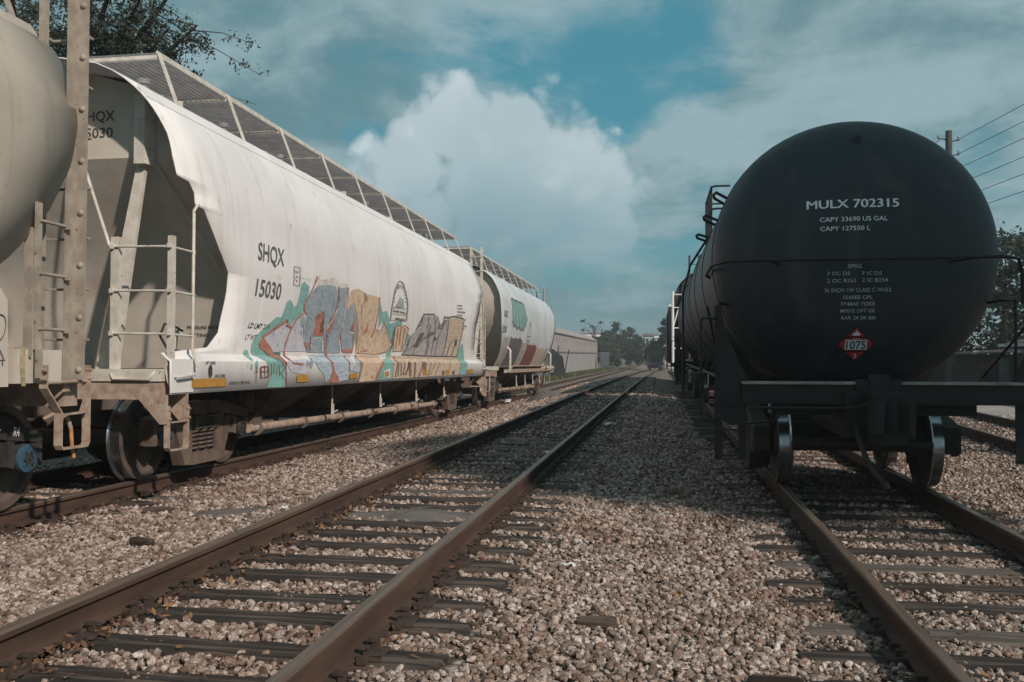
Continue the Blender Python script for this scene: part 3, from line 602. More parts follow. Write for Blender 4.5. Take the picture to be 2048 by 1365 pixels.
SIDE_TEXT=[
('SHQX', -6.131, 2.503, 0.75, 0.219, 0.019),
('15030', -6.136, 2.071, 0.717, 0.21, 0.014),
('PLATE', -5.043, 2.453, 0.132, 0.032, -0.006),
('C', -4.995, 2.346, 0.058, 0.075, -0.006),
('LD LMT 219', -6.22, 1.681, 0.569, 0.066, 0.013),
('LT WT', -6.274, 1.541, 0.295, 0.065, 0.021),
('LIFT HERE', -7.36, 1.248, 0.215, 0.033, 0.002),
('JACK HERE', -7.157, 1.105, 0.231, 0.036, 0.006),
('2 INCH HF COMP SHOES', -6.834, 1.02, 0.52, 0.038, 0.002),
('Quality Makes', -0.591, 2.202, 0.823, 0.045, 0.013),
]
TANK_TEXT=[
('MULX 702315', -0.577, 2.977, 0.906, 0.091),
('CAPY 33690 US GAL', -0.451, 2.835, 0.668, 0.049),
('CAPY 127550 L', -0.449, 2.739, 0.491, 0.047),
('SPRG', -0.181, 2.348, 0.131, 0.039),
('7 OC D5', -0.384, 2.274, 0.224, 0.039),
('7 IC D5', -0.044, 2.274, 0.196, 0.036),
('2 OC B353', -0.383, 2.2, 0.283, 0.039),
('2 IC B354', -0.042, 2.201, 0.256, 0.041),
('36 INCH 1W CLASS C WHLS', -0.407, 2.1, 0.658, 0.042),
('SE60EE CPL', -0.226, 2.028, 0.295, 0.037),
('SY40AE YOKE', -0.244, 1.958, 0.336, 0.04),
('M901E DFT GR', -0.245, 1.887, 0.343, 0.039),
('AAR 24 BR BM', -0.242, 1.815, 0.344, 0.039),
('PL', -0.075, 1.559, 0.167, 0.174),
]
# ------------------------------------------------------------------ lie of the land
def zH(y):   # rail tops, near siding with the hoppers
    return .18 - .0111 * min(y, 45) - .0055 * max(0, min(y, 190) - 45)
def xH(y): return -6.35 + .0011 * y
def zM(y): return .18 - .000055 * max(0, min(y, 190)) ** 2 * (1 if y < 190 else 1)
def xM(y): return -2.245 + .0083 * y
def zT(y): return -.057 + .0039 * min(y, 30) - .0062 * max(0, min(y, 190) - 30)
def xT(y): return 2.125 - .0022 * y
def zQ(y): return .03 + .0 * y - .003 * max(0, min(y, 190) - 20)
def xQ(y): return 5.45 + .064 * y
BED = .165    # tie tops below the rail tops
TRACKS = {'H': (xH, zH), 'M': (xM, zM), 'T': (xT, zT), 'Q': (xQ, zQ)}
def ground_z(x, y):
    xs = []; zs = []
    for k in 'HMTQ':
        fx, fz = TRACKS[k]; c = fx(y); z = fz(y) - BED
        xs += [c - 1.3, c + 1.3]; zs += [z - .012, z - .012]
    # heaped gravel between the siding and the middle track, the hollow to the right of it
    h, m, t = xs[1], xs[2], xs[4]
    xs = [-60, xs[0] - 5.0, xs[0] - 1.5, xs[0], h, (h + m) / 2, m + .35, m + .50, xs[3], (xs[3] + t) / 2, t, xs[5], (xs[5] + xs[6]) / 2, xs[6], xs[7], xs[7] + 1.2, 60]
    zs = [zs[0] - .45, zs[0] - .35, zs[0] - .12, zs[0], zs[1], (zs[1] + zs[2]) / 2 + .01, zs[2] + .055, zs[2], zs[3], (zs[3] + zs[4]) / 2 + .01, zs[4], zs[5], (zs[5] + zs[6]) / 2 - .05, zs[6], zs[7], zs[7] - .08, zs[7] - .1]
    return float(np.interp(x, xs, zs))

def ground_material():
    m = bpy.data.materials.new('gravel_bed'); m.use_nodes = True
    t = m.node_tree; b = t.nodes['Principled BSDF']
    tc = N(t, 'ShaderNodeTexCoord')
    vo = N(t, 'ShaderNodeTexVoronoi', feature='F1'); vo.inputs['Scale'].default_value = 15
    LK(t, tc.outputs['Object'], vo.inputs['Vector'])
    hs = N(t, 'ShaderNodeSeparateColor'); LK(t, vo.outputs['Color'], hs.inputs[0])
    cr = N(t, 'ShaderNodeValToRGB')
    e = cr.color_ramp.elements
    e[0].position = 0; e[0].color = (.15, .115, .095, 1)
    e[1].position = 1; e[1].color = (.55, .455, .395, 1)
    for p, c in ((.3, (.26, .205, .172)), (.55, (.34, .275, .235)), (.8, (.43, .355, .305))):
        q = e.new(p); q.color = (*c, 1)
    LK(t, hs.outputs[0], cr.inputs[0])
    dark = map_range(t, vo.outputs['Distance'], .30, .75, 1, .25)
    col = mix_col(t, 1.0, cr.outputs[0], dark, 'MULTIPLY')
    nz = N(t, 'ShaderNodeTexNoise'); LK(t, tc.outputs['Object'], nz.inputs[0]); nz.inputs['Scale'].default_value = .6; nz.inputs['Detail'].default_value = 5
    col = mix_col(t, math_node(t, 'MULTIPLY', map_range(t, nz.outputs[0], .45, .7), .45), col, (.12, .08, .06))
    LK(t, col, b.inputs['Base Color']); b.inputs['Roughness'].default_value = .95; b.inputs['Specular IOR Level'].default_value = .1
    bp = N(t, 'ShaderNodeBump'); bp.inputs['Strength'].default_value = .9; bp.inputs['Distance'].default_value = .03
    LK(t, math_node(t, 'MULTIPLY', vo.outputs['Distance'], -1), bp.inputs['Height']); LK(t, bp.outputs[0], b.inputs['Normal'])
    return m
M['gravel_bed'] = ground_material()
M['grass_ground'] = mat('grass_ground', (.12, .11, .06), (.08, .072, .045), rough=.95, scale=1.2, bump=.4, bscale=12)

def build_ground():
    ys = list(np.arange(-14, 40, .75)) + list(np.arange(40, 120, 4)) + list(np.arange(120, 240, 12)) + [260, 320, 450, 700, 1100, 2000]
    xs = [-1500, -700, -300, -120, -60, -40, -25, -18, -14] + list(np.arange(-12, 12.1, .3)) + [13, 15, 18, 25, 40, 60, 120, 300, 700, 1500]
    rows = [[(x, y, ground_z(x, y) - .035) for x in xs] for y in ys]
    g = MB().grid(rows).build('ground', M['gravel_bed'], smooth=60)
    tag(g, kind='structure')
build_ground()

# ------------------------------------------------------------------ tracks
rng = np.random.default_rng(7)
random.seed(5)
def rail_mesh(fx, fz, off, y0, y1):
    prof_top = [(-.036, -.012), (-.030, -.001), (-.018, 0), (.018, 0), (.030, -.001), (.036, -.012)]
    prof = [(.036, -.012), (.036, -.038), (.010, -.055), (.009, -.135), (.070, -.155), (.070, -.165), (-.070, -.165), (-.070, -.155), (-.009, -.135), (-.010, -.055), (-.036, -.038), (-.036, -.012)]
    loop = prof_top + prof[1:-1]
    ys = [y for y in list(np.arange(y0, min(y1, 60), 1.5)) + list(np.arange(60, y1, 6)) if y < y1] + [y1]
    v = []; f = []; n = len(loop)
    for y in ys:
        for (x, z) in loop:
            v.append((fx(y) + off + x, y, fz(y) + z))
    for i in range(len(ys) - 1):
        for k in range(n):
            a = i * n + k; b = i * n + (k + 1) % n
            f.append((a, b, b + n, a + n))
    f.append(tuple(range(n))); f.append(tuple((len(ys) - 1) * n + k for k in range(n))[::-1])
    me = bpy.data.meshes.new('rail'); me.from_pydata(v, [], f)
    me.materials.append(M['rail_side']); me.materials.append(M['rail_top'])
    idx = [0] * len(me.polygons)
    for i in range(len(ys) - 1):
        for k in range(5):
            idx[i * n + k] = 1
    me.polygons.foreach_set('material_index', idx)
    me.polygons.foreach_set('use_smooth', [True] * len(me.polygons)); me.set_sharp_from_angle(angle=rad(40))
    me.update()
    return me
def tie_mesh(seed, material):
    r = random.Random(seed); L = 2.6 + r.uniform(-.05, .08); w = .23 + r.uniform(-.02, .02)
    n = 15; rows = []
    sec = [(-w / 2, -.15), (-w / 2, -.012), (-w / 2 + .012, 0), (-w / 6, .003), (w / 6, -.003), (w / 2 - .012, 0), (w / 2, -.012), (w / 2, -.15)]
    for i in range(n):
        x = -L / 2 + L * i / (n - 1)
        tx = 0.02 if i in (0, n - 1) else 0
        rows.append([(x + r.uniform(-.012, .012) * (i in (0, n - 1)) + (0.03 * (k - 3.5) / 4 if i in (0, n - 1) else 0) * r.uniform(-1, 1),
                      y + r.uniform(-.006, .006), z + r.uniform(-.006, .003) - tx * (k in (2, 5))) for k, (y, z) in enumerate(sec)])
    b = MB().grid(rows); m = len(sec)
    b.f.append(tuple(range(m))); b.f.append(tuple((n - 1) * m + k for k in range(m))[::-1])
    return b.mesh('tie', material, smooth=35)
TIE_MESH = [tie_mesh(i, M['tie_wood']) for i in range(6)] + [tie_mesh(10 + i, M['tie_grey']) for i in range(2)]
def plate_mesh():
    b = MB(); b.box((0, 0, .006), (.34, .19, .013))
    for x in (-.105, .105):
        for y in (-.06, .06):
            b.box((x, y, .028), (.032, .020, .045)); b.box((x + (-.012 if x > 0 else .012), y, .053), (.048, .036, .014))
    for s in (-1, 1):    # rail anchors clipped under the rail
        b.box((s * .085, .115, .014), (.05, .022, .05)); b.box((s * .10, -.115, .012), (.05, .022, .04))
    return b.mesh('tie_plate', M['plate_rust'])
PLATE = plate_mesh()
TIES = {}
def build_track(k, name, label, y0, y1, sp, ties_to, phase=0.0):
    fx, fz = TRACKS[k]
    root = empty(name, (0, 0, 0)); tag(root, label, 'track', kind='structure')
    for s in (-1, 1):
        part('rail', rail_mesh(fx, fz, s * .7525, y0, y1), root)
    r = random.Random(hash(k) % 1000 if False else ord(k)); out = []
    y = max(y0, 2.2) + phase
    while y < ties_to:
        yy = y + r.uniform(-.05, .05); me = TIE_MESH[r.choice([0, 1, 2, 3, 4, 5, 0, 1, 2, 3, 6, 7])]
        dx = r.uniform(-.09, .09); rz = r.uniform(-.022, .022)
        t = part('tie', me, root); t.location = (fx(yy) + dx, yy, fz(yy) - BED - .006 + r.uniform(-.012, .004)); t.rotation_euler = (r.uniform(-.02, .02), 0, rz)
        if y < 24:
            for s in (-1, 1):
                p = part('tie_plate', PLATE, t); p.location = (s * .7525 - dx, 0, .004)
        out.append((yy, fx(yy) + dx)); y += sp
    TIES[k] = out
    return root
tH = build_track('H', 'railway_track', 'rusty siding track under the white hopper wagons', -12, 240, .52, 40)
tM = build_track('M', 'railway_track', 'empty middle track running between the two trains', -4, 240, .46, 42, .12)
tT = build_track('T', 'railway_track', 'track carrying the black tank wagon', -4, 118, .533, 40, .30)
tQ = build_track('Q', 'railway_track', 'far right track beside the pale road', 2, 160, .55, 45)
for k, root, s, y in (('H', tH, 1, 14.9), ('M', tM, -1, 13.3)):     # bolted joints in the rails
    fx, fz = TRACKS[k]
    b = MB()
    for q in (-1, 1):
        b.box((fx(y) + s * .7525 + q * .028, y, fz(y) - .09), (.026, .62, .085))
        for j in range(4):
            b.rod((fx(y) + s * .7525 + q * .035, y - .22 + j * .147, fz(y) - .09), (fx(y) + s * .7525 + q * .066, y - .22 + j * .147, fz(y) - .09), .016, 6)
    b.build('joint_bar', M['plate_rust'], root)

# ------------------------------------------------------------------ loose stone
def stone_mesh(i):
    r = np.random.default_rng(100 + i)
    bm = bmesh.new(); bmesh.ops.create_icosphere(bm, subdivisions=2, radius=.5)
    ax = r.normal(size=(5, 3)); ax /= np.linalg.norm(ax, axis=1)[:, None]; am = r.uniform(-.16, .16, 5); cut = r.normal(size=(6, 3)); cut /= np.linalg.norm(cut, axis=1)[:, None]; cd = r.uniform(.27, .42, 6)
    for v in bm.verts:
        p = np.array(v.co); n = p / np.linalg.norm(p)
        p = p * (1 + float((am * np.sin(3 * (ax @ n))).sum()))
        for c, d in zip(cut, cd):
            k = float(c @ p)
            if k > d: p = p - c * (k - d) * .9
        v.co = (p[0] * 1.12, p[1] * .92, p[2] * .72)
    me = bpy.data.meshes.new('stone'); bm.to_mesh(me); bm.free()
    me.polygons.foreach_set('use_smooth', [True] * len(me.polygons)); me.set_sharp_from_angle(angle=rad(16))
    return me
def stone_material():
    m = bpy.data.materials.new('ballast_stone'); m.use_nodes = True
    t = m.node_tree; b = t.nodes['Principled BSDF']
    oi = N(t, 'ShaderNodeObjectInfo'); cr = N(t, 'ShaderNodeValToRGB'); e = cr.color_ramp.elements
    e[0].position = 0; e[0].color = (.085, .062, .050, 1); e[1].position = 1; e[1].color = (.72, .63, .57, 1)
    for p, c in ((.10, (.15, .108, .09)), (.26, (.26, .195, .162)), (.42, (.37, .288, .248)), (.50, (.28, .17, .13)), (.57, (.41, .325, .283)), (.72, (.52, .425, .375)), (.88, (.62, .525, .47))):
        q = e.new(p); q.color = (*c, 1)
    LK(t, oi.outputs['Random'], cr.inputs[0])
    tc = N(t, 'ShaderNodeTexCoord'); nz = N(t, 'ShaderNodeTexNoise'); LK(t, tc.outputs['Object'], nz.inputs[0]); nz.inputs['Scale'].default_value = 3.5; nz.inputs['Detail'].default_value = 4
    col = mix_col(t, map_range(t, nz.outputs[0], .35, .7, .6, 0), cr.outputs[0], (.13, .09, .068))
    # broad patches of rust dust and grease across the bed
    pn = N(t, 'ShaderNodeTexNoise'); LK(t, oi.outputs['Location'], pn.inputs[0]); pn.inputs['Scale'].default_value = .9; pn.inputs['Detail'].default_value = 6; pn.inputs['Roughness'].default_value = .65
    col = mix_col(t, map_range(t, pn.outputs[0], .47, .68, 0, .75), col, mix_col(t, 1.0, col, (.62, .50, .42), 'MULTIPLY'))
    LK(t, col, b.inputs['Base Color']); b.inputs['Roughness'].default_value = .85; b.inputs['Specular IOR Level'].default_value = .25
    bp = N(t, 'ShaderNodeBump'); bp.inputs['Strength'].default_value = .35; bp.inputs['Distance'].default_value = .06; LK(t, nz.outputs[0], bp.inputs['Height']); LK(t, bp.outputs[0], b.inputs['Normal'])
    return m
M['stone'] = stone_material()
def scatter_group(coll):
    ng = bpy.data.node_groups.new('scatter', 'GeometryNodeTree')
    ng.interface.new_socket('Geometry', in_out='INPUT', socket_type='NodeSocketGeometry')
    ng.interface.new_socket('Geometry', in_out='OUTPUT', socket_type='NodeSocketGeometry')
    gi = N(ng, 'NodeGroupInput'); go = N(ng, 'NodeGroupOutput')
    ip = N(ng, 'GeometryNodeInstanceOnPoints'); ci = N(ng, 'GeometryNodeCollectionInfo')
    ci.inputs[0].default_value = coll; ci.inputs['Separate Children'].default_value = True; ci.inputs['Reset Children'].default_value = True
    LK(ng, gi.outputs[0], ip.inputs['Points']); LK(ng, ci.outputs[0], ip.inputs['Instance']); ip.inputs['Pick Instance'].default_value = True
    for nm, sk in (('rot', 'Rotation'), ('scl', 'Scale')):
        na = N(ng, 'GeometryNodeInputNamedAttribute', data_type='FLOAT_VECTOR'); na.inputs['Name'].default_value = nm
        LK(ng, na.outputs[0], ip.inputs[sk])
    LK(ng, ip.outputs[0], go.inputs[0])
    return ng
def scatter(name, P, R, S, group, label=None, kind='stuff', cat=None, mats=None):
    me = bpy.data.meshes.new(name); me.vertices.add(len(P)); me.vertices.foreach_set('co', np.asarray(P, np.float32).ravel())
    for nm, A in (('rot', R), ('scl', S)):
        at = me.attributes.new(nm, 'FLOAT_VECTOR', 'POINT'); at.data.foreach_set('vector', np.asarray(A, np.float32).ravel())
    me.update()
    o = link(bpy.data.objects.new(name, me)); md = o.modifiers.new('scatter', 'NODES'); md.node_group = group
    return tag(o, label, cat, kind=kind)
stone_coll = bpy.data.collections.new('stone_shapes')
for i in range(8):
    me = stone_mesh(i); me.materials.append(M['stone']); stone_coll.objects.link(bpy.data.objects.new('stone', me))
STONES = scatter_group(stone_coll)
def ballast():
    zones = [  # y0, y1, x0, x1, per m2, size lo, hi
        (3.0, 6.5, -5.2, 4.6, 2300, .012, .052), (6.5, 10, -9.0, 6.2, 1250, .018, .058), (10, 16, -9.4, 8.5, 680, .025, .064),
        (16, 26, -9.0, 10.5, 240, .045, .088), (26, 40, -8.2, 3.0, 100, .07, .12), (40, 66, -6.0, -.3, 60, .09, .15)]
    P = []; S = []
    for y0, y1, x0, x1, dn, a, b in zones:
        n = int((y1 - y0) * (x1 - x0) * dn)
        x = rng.uniform(x0, x1, n); y = rng.uniform(y0, y1, n); s = a + (b - a) * rng.random(n) ** 1.7
        keep = np.ones(n, bool)
        # not inside the field of view's far corners
        ang = np.degrees(np.arctan2(x, y)); keep &= (ang > -42) & (ang < 24.5)
        if y1 > 20: keep &= ~((x > .6) & (x < 3.6) & (y > 17))
        for k in 'HMTQ':
            fx, fz = TRACKS[k]; c = np.array([fx(q) for q in y]); dx = x - c
            keep &= ~((np.abs(np.abs(dx) - .7525) < .085))
            ty = np.array([t[0] for t in TIES[k]])
            if len(ty):
                j = np.clip(np.searchsorted(ty, y), 1, len(ty) - 1)
                dist = np.minimum(np.abs(y - ty[j]), np.abs(y - ty[j - 1]))
                ontie = (np.abs(dx) < 1.30) & (dist < .118)
                if k == 'M': ontie &= dx > -.80
                if k == 'H': ontie &= dx < .72
                if k == 'T': ontie &= (dx > -1.15 + .25 * np.sin(y * 2.2))
                keep &= ~(ontie & ((rng.random(n) > .16) | (s > a + (b - a) * .35)) & (rng.random(n) > .012))
        x, y, s = x[keep], y[keep], s[keep]
        gz = np.array([ground_z(p, q) for p, q in zip(x, y)])
        z = gz - .028 + s * .22 + rng.uniform(-.008, .016, len(x)) + .010 * np.sin(3.1 * x + 1.3 * y) * np.sin(2.3 * y - .7 * x)
        P.append(np.c_[x, y, z]); S.append(s)
    P = np.concatenate(P); S = np.concatenate(S); n = len(P)
    R = np.c_[rng.normal(0, .45, n), rng.normal(0, .45, n), rng.uniform(0, 6.28, n)]
    scatter('ballast_stones', P, R, np.c_[S * rng.uniform(.85, 1.25, n), S * rng.uniform(.85, 1.2, n), S * rng.uniform(.75, 1.25, n)], STONES, 'crushed pale stone ballast spread over the whole rail yard')
ballast()
# dead leaves that collect along the rails
leaf_coll = bpy.data.collections.new('leaf_shapes')
for i in range(4):
    r = random.Random(40 + i); b = MB(); n = 7
    up = [(-.5 + k / (n - 1), .20 * math.sin(math.pi * k / (n - 1)) + .02, .10 * math.sin(2.5 * k / (n - 1) + i) + r.uniform(0, .04)) for k in range(n)]
    b.grid([up, [(x, 0, z - .05) for x, y, z in up], [(x, -y, z + r.uniform(-.03, .05)) for x, y, z in up]])
    m = mat('dead_leaf_%d' % i, [(.15, .078, .045), (.11, .060, .040), (.24, .125, .055), (.085, .052, .038)][i], rough=.8, scale=6)
    leaf_coll.objects.link(bpy.data.objects.new('leaf', b.mesh('leaf', m, smooth=60)))
LEAVES = scatter_group(leaf_coll)
def litter():
    P = []
    for k, sides, y1, n in (('M', (-1, 1), 16, 900), ('H', (1,), 18, 700), ('T', (-1, 1), 12, 130)):
        fx, fz = TRACKS[k]
        for s in sides:
            for side in (-1, 1):
                if k == 'H' and side < 0: continue
                q = n if (k != 'M' or (s < 0 and side > 0)) else n // 6
                y = 2.8 + (y1 - 2.8) * rng.random(q) ** 1.5
                y += .06 * rng.normal(size=q)
                x = np.array([fx(v) for v in y]) + s * .7525 + side * (.075 + np.abs(rng.normal(0, .10 if k == 'M' else .16, q)))
                P += [(a, b, ground_z(a, b) + .012 + abs(random.gauss(0, .012))) for a, b in zip(x, y)]
    for _ in range(260):
        y = random.uniform(3, 14); x = random.uniform(-6, 4); P.append((x, y, ground_z(x, y) + .025))
    n = len(P); S = rng.uniform(.025, .060, n)
    scatter('dead_leaves', P, np.c_[rng.normal(0, .5, n), rng.normal(0, .5, n), rng.uniform(0, 6.28, n)], np.c_[S, S, S], LEAVES, 'brown dead leaves caught along the foot of the rails')
litter()
# ------------------------------------------------------------------ lettering and paint on curved sheets
TEXT_CACHE = {}
def text_flat(s, bold=.012):
    """letter outlines as flat triangles, cap height 1, starting at 0,0"""
    if s in TEXT_CACHE: return TEXT_CACHE[s]
    cu = bpy.data.curves.new('lettering', 'FONT'); cu.body = s; cu.size = 1; cu.offset = bold; cu.resolution_u = 3
    ob = bpy.data.objects.new('lettering', cu); COL.objects.link(ob)
    bpy.context.view_layer.update()
    me = ob.evaluated_get(bpy.context.evaluated_depsgraph_get()).to_mesh()
    V = [(v.co.x, v.co.y) for v in me.vertices]; F = [tuple(p.vertices) for p in me.polygons]
    ob.to_mesh_clear(); COL.objects.unlink(ob); bpy.data.objects.remove(ob); bpy.data.curves.remove(cu)
    x0 = min(p[0] for p in V); x1 = max(p[0] for p in V); y0 = 0.0; y1 = .72
    V = [((p[0] - x0) / (x1 - x0), (p[1] - y0) / (y1 - y0)) for p in V]
    TEXT_CACHE[s] = (V, F)
    return V, F
def drape(polys, fmap, cuts=(), name='lettering', material=None, parent=None):
    """polys: list of (verts2d, faces); cut along the second coordinate, then laid on a surface by fmap(u,v)"""
    bm = bmesh.new()
    for V, F in polys:
        vs = [bm.verts.new((p[0], 0, p[1])) for p in V]
        for f in F:
            try: bm.faces.new([vs[i] for i in f])
            except ValueError: pass
    bmesh.ops.triangulate(bm, faces=bm.faces[:])
    zs = [v.co.z for v in bm.verts]
    if cuts and zs:
        lo, hi = min(zs), max(zs)
        for c in cuts:
            if lo < c < hi:
                bmesh.ops.bisect_plane(bm, geom=bm.verts[:] + bm.edges[:] + bm.faces[:], plane_co=(0, 0, c), plane_no=(0, 0, 1))
    for v in bm.verts: v.co = fmap(v.co.x, v.co.z)
    me = bpy.data.meshes.new(name); bm.to_mesh(me); bm.free()
    if material: me.materials.append(material)
    return link(bpy.data.objects.new(name, me), parent)

# ------------------------------------------------------------------ wheels and trucks, shared by all the wagons
def wheel_mesh():
    prof = [(-.09, .09), (-.09, .14), (-.03, .17), (-.01, .36), (-.07, .385), (-.07, .475), (-.055, .487), (-.04, .475), (-.035, .458), (.07, .452), (.07, .385), (.02, .36), (.01, .17), (.09, .14), (.09, .09)]
    n = 40; me = MB().lathe(prof, 'x', n).mesh('wheel', M['wheel_steel'], smooth=30)
    me.materials.append(M['tread_steel'])
    for p in me.polygons:
        c = p.center; r = math.hypot(c.y, c.z)
        if r > .44 and -.05 < c.x < .069: p.material_index = 1
    return me
WHEEL = wheel_mesh()
def helix(b, c, r, z0, z1, turns, wr):
    n = int(turns * 12)
    b.tube([(c[0] + r * math.cos(2 * math.pi * k / 12), c[1] + r * math.sin(2 * math.pi * k / 12), z0 + (z1 - z0) * k / n) for k in range(n + 1)], wr, 6)
SPRING = None
def spring_mesh():
    b = MB(); helix(b, (0, 0), .072, .25, .50, 5.2, .017); helix(b, (0, 0), .038, .25, .50, 6.5, .010)
    return b.mesh('spring', M['spring_steel'], smooth=60)
SPRING = spring_mesh()
def frame_mesh(m):
    b = MB(); t0, t1 = -.085, .085
    for s in (-1, 1):
        b.prism([(s * 1.10, .66), (s * .80, .735), (s * .36, .815), (s * .36, .67), (s * .74, .615), (s * 1.10, .575)], 'x', t0, t1)
        b.prism([(s * 1.10, .585), (s * 1.10, .38), (s * 1.03, .38), (s * 1.02, .585)], 'x', t0, t1)
        b.prism([(s * .76, .60), (s * .68, .62), (s * .70, .40), (s * .76, .38)], 'x', t0, t1)
        b.prism([(s * .68, .60), (s * .52, .63), (s * .33, .235), (s * .44, .11)], 'x', t0 + .01, t1 - .01)
        b.prism([(s * .46, .66), (s * .30, .66), (s * .30, .24), (s * .38, .24)], 'x', t0 + .004, t1 - .004)
        b.prism([(s * .44, .115), (s * .33, .24), (0, .24), (0, .10), (s * .30, .10)], 'x', t0, t1)
        b.prism([(s * .36, .812), (s * .36, .67), (0, .67), (0, .825)], 'x', t0, t1)
        b.box((0, s * .89, .545), (.18, .24, .06)); b.rod((t1, s * .30, .70), (t1 + .03, s * .30, .70), .03, 8)
    return b.mesh('side_frame', m, smooth=25)
FRAMES = {}
def bearing_meshes():
    b = MB().lathe([(-.10, .095), (.03, .105), (.045, .125), (.075, .125), (.085, .10), (.085, .085)], 'x', 24)
    cap = MB().lathe([(.083, .118), (.10, .118), (.105, .10), (.105, .03)], 'x', 24)
    tri = MB()
    tri.prism([(0, .07), (-.06, -.035), (.06, -.035)], 'x', .106, .116)
    for k in range(3):
        u = k * 2.094 + .52; tri.rod((.116, .055 * math.cos(u), .055 * math.sin(u)), (.128, .055 * math.cos(u), .055 * math.sin(u)), .013, 6)
    tri.rod((.106, 0, 0), (.13, 0, 0), .014, 8)
    return b.mesh('bearing', M['truck_black'], smooth=30), cap.mesh('bearing_cap', M['bearing_blue'], smooth=30), tri.mesh('locking_plate', M['truck_black'])
BEAR, CAP, LOCK = bearing_meshes()
BEAR_DARK_CAP = CAP.copy(); BEAR_DARK_CAP.materials.clear(); BEAR_DARK_CAP.materials.append(M['truck_black'])
def truck(root, yc, m, blue=True, full=True):  # blue: which axle wears a painted cap (0 none)
    key = m.name
    if key not in FRAMES: FRAMES[key] = frame_mesh(m)
    for a in (-1, 1):
        ax = MB().tube([(-.76, yc + a * .89, .457), (-.3, yc + a * .89, .457), (.3, yc + a * .89, .457), (.76, yc + a * .89, .457)], [.09, .08, .08, .09], 14)
        ax.build('axle', M['wheel_steel'], root, 40)
        for s in (-1, 1):
            w = part('wheel', WHEEL, root); w.location = (s * .765, yc + a * .89, .457); w.rotation_euler = (0, 0, 0 if s > 0 else math.pi)
    for s in (-1, 1):
        f = part('side_frame', FRAMES[key], root); f.location = (s * .99, yc, 0); f.rotation_euler = (0, 0, 0 if s > 0 else math.pi)
        for a in (-1, 1):
            b = part('bearing', BEAR, f); b.location = (.01, a * .89, .457)
            if full and s > 0:
                c = part('bearing_cap', CAP if blue == a else BEAR_DARK_CAP, f); c.location = (.01, a * .89, .457)
                l = part('locking_plate', LOCK, f); l.location = (.01, a * .89, .457); l.rotation_euler = (a * .6, 0, 0)
        if full:
            for dx in (-.02,):
                for dy in (-.19, 0, .19):
                    q = part('spring', SPRING, f); q.location = (.01, dy, -.01)
        e = MB(); e.bx(-.10, .10, -.27, .27, .505, .525); e.prism([(-.25, .525), (.25, .525), (.20, .65), (-.20, .65)], 'x', -.09, .02)
        e.bx(.02, .10, -.25, -.20, .525, .64); e.bx(.02, .10, .20, .25, .525, .64); e.bx(.02, .10, -.25, .25, .63, .65)
        e.build('bolster_end', m, f)
    MB().box((0, yc, .62), (1.8, .36, .22)).box((0, yc, .80), (.5, .5, .16)).build('truck_bolster', m, root)
    bb = MB()
    for a in (-1, 1):
        bb.rod((-.75, yc + a * .34, .36), (.75, yc + a * .34, .36), .035); bb.box((.765, yc + a * .385, .42), (.09, .05, .30)); bb.box((-.765, yc + a * .385, .42), (.09, .05, .30))
    bb.build('brake_beam', m, root)
def coupler(root, e, HL, m, z=.86):
    b = MB(); y = e * HL
    b.bx(-.07, .07, min(y - e * .6, y + e * .35), max(y - e * .6, y + e * .35), z - .08, z + .08)
    b.prism([(-.13, e * (HL + .30)), (.02, e * (HL + .30)), (.10, e * (HL + .36)), (.16, e * (HL + .62)), (.11, e * (HL + .64)), (.05, e * (HL + .48)), (-.03, e * (HL + .46)), (-.10, e * (HL + .60)), (-.17, e * (HL + .62)), (-.20, e * (HL + .44))], 'z', z - .14, z + .15)
    b.box((0, e * (HL + .02), z + .02), (.40, .05, .34)); b.rod((0, e * (HL + .42), z + .14), (0, e * (HL + .42), z + .23), .03)
    b.build('coupler', m, root, 30)
    h = MB(); p = [(-.22, e * (HL + .0), z - .12), (-.24, e * (HL + .22), z - .2), (-.22, e * (HL + .42), z - .38), (-.16, e * (HL + .52), z - .52), (-.10, e * (HL + .56), z - .58)]
    h.tube(p, .028, 8); h.tube([p[-1], (-.07, e * (HL + .58), z - .64)], .04, 8)
    h.build('air_hose', M['rubber'], root, 60)

# ------------------------------------------------------------------ covered hoppers
def smooth_profile(pts):
    z = np.array([p[0] for p in pts]); w = np.array([p[1] for p in pts]); h = np.diff(z); d = np.diff(w) / h; m = np.zeros(len(z)); m[0] = d[0]; m[-1] = d[-1]
    for i in range(1, len(z) - 1): m[i] = 0 if d[i - 1] * d[i] <= 0 else 2 * d[i - 1] * d[i] / (d[i - 1] + d[i])
    def f(q):
        q = min(max(q, z[0]), z[-1]); i = min(int(np.searchsorted(z, q, 'right')) - 1, len(z) - 2); t = (q - z[i]) / h[i]
        return float((2 * t**3 - 3 * t**2 + 1) * w[i] + (t**3 - 2 * t**2 + t) * h[i] * m[i] + (-2 * t**3 + 3 * t**2) * w[i + 1] + (t**3 - t**2) * h[i] * m[i + 1])
    return f
upA = smooth_profile([(1.36, 1.50), (1.6, 1.51), (2.0, 1.56), (2.5, 1.60), (3.0, 1.58), (3.4, 1.50), (3.7, 1.38), (3.95, 1.22), (4.15, 1.0), (4.27, .8), (4.37, .5), (4.42, 0)])
def WA(z):
    return float(np.interp(z, [.95, 1.28, 1.36], [1.60, 1.60, 1.50])) if z < 1.36 else upA(z)
WB = smooth_profile([(1.15, 1.16), (1.5, 1.33), (1.9, 1.48), (2.4, 1.58), (2.9, 1.62), (3.3, 1.60), (3.6, 1.5), (3.85, 1.36), (4.05, 1.14), (4.2, .9), (4.35, .5), (4.40, 0)])
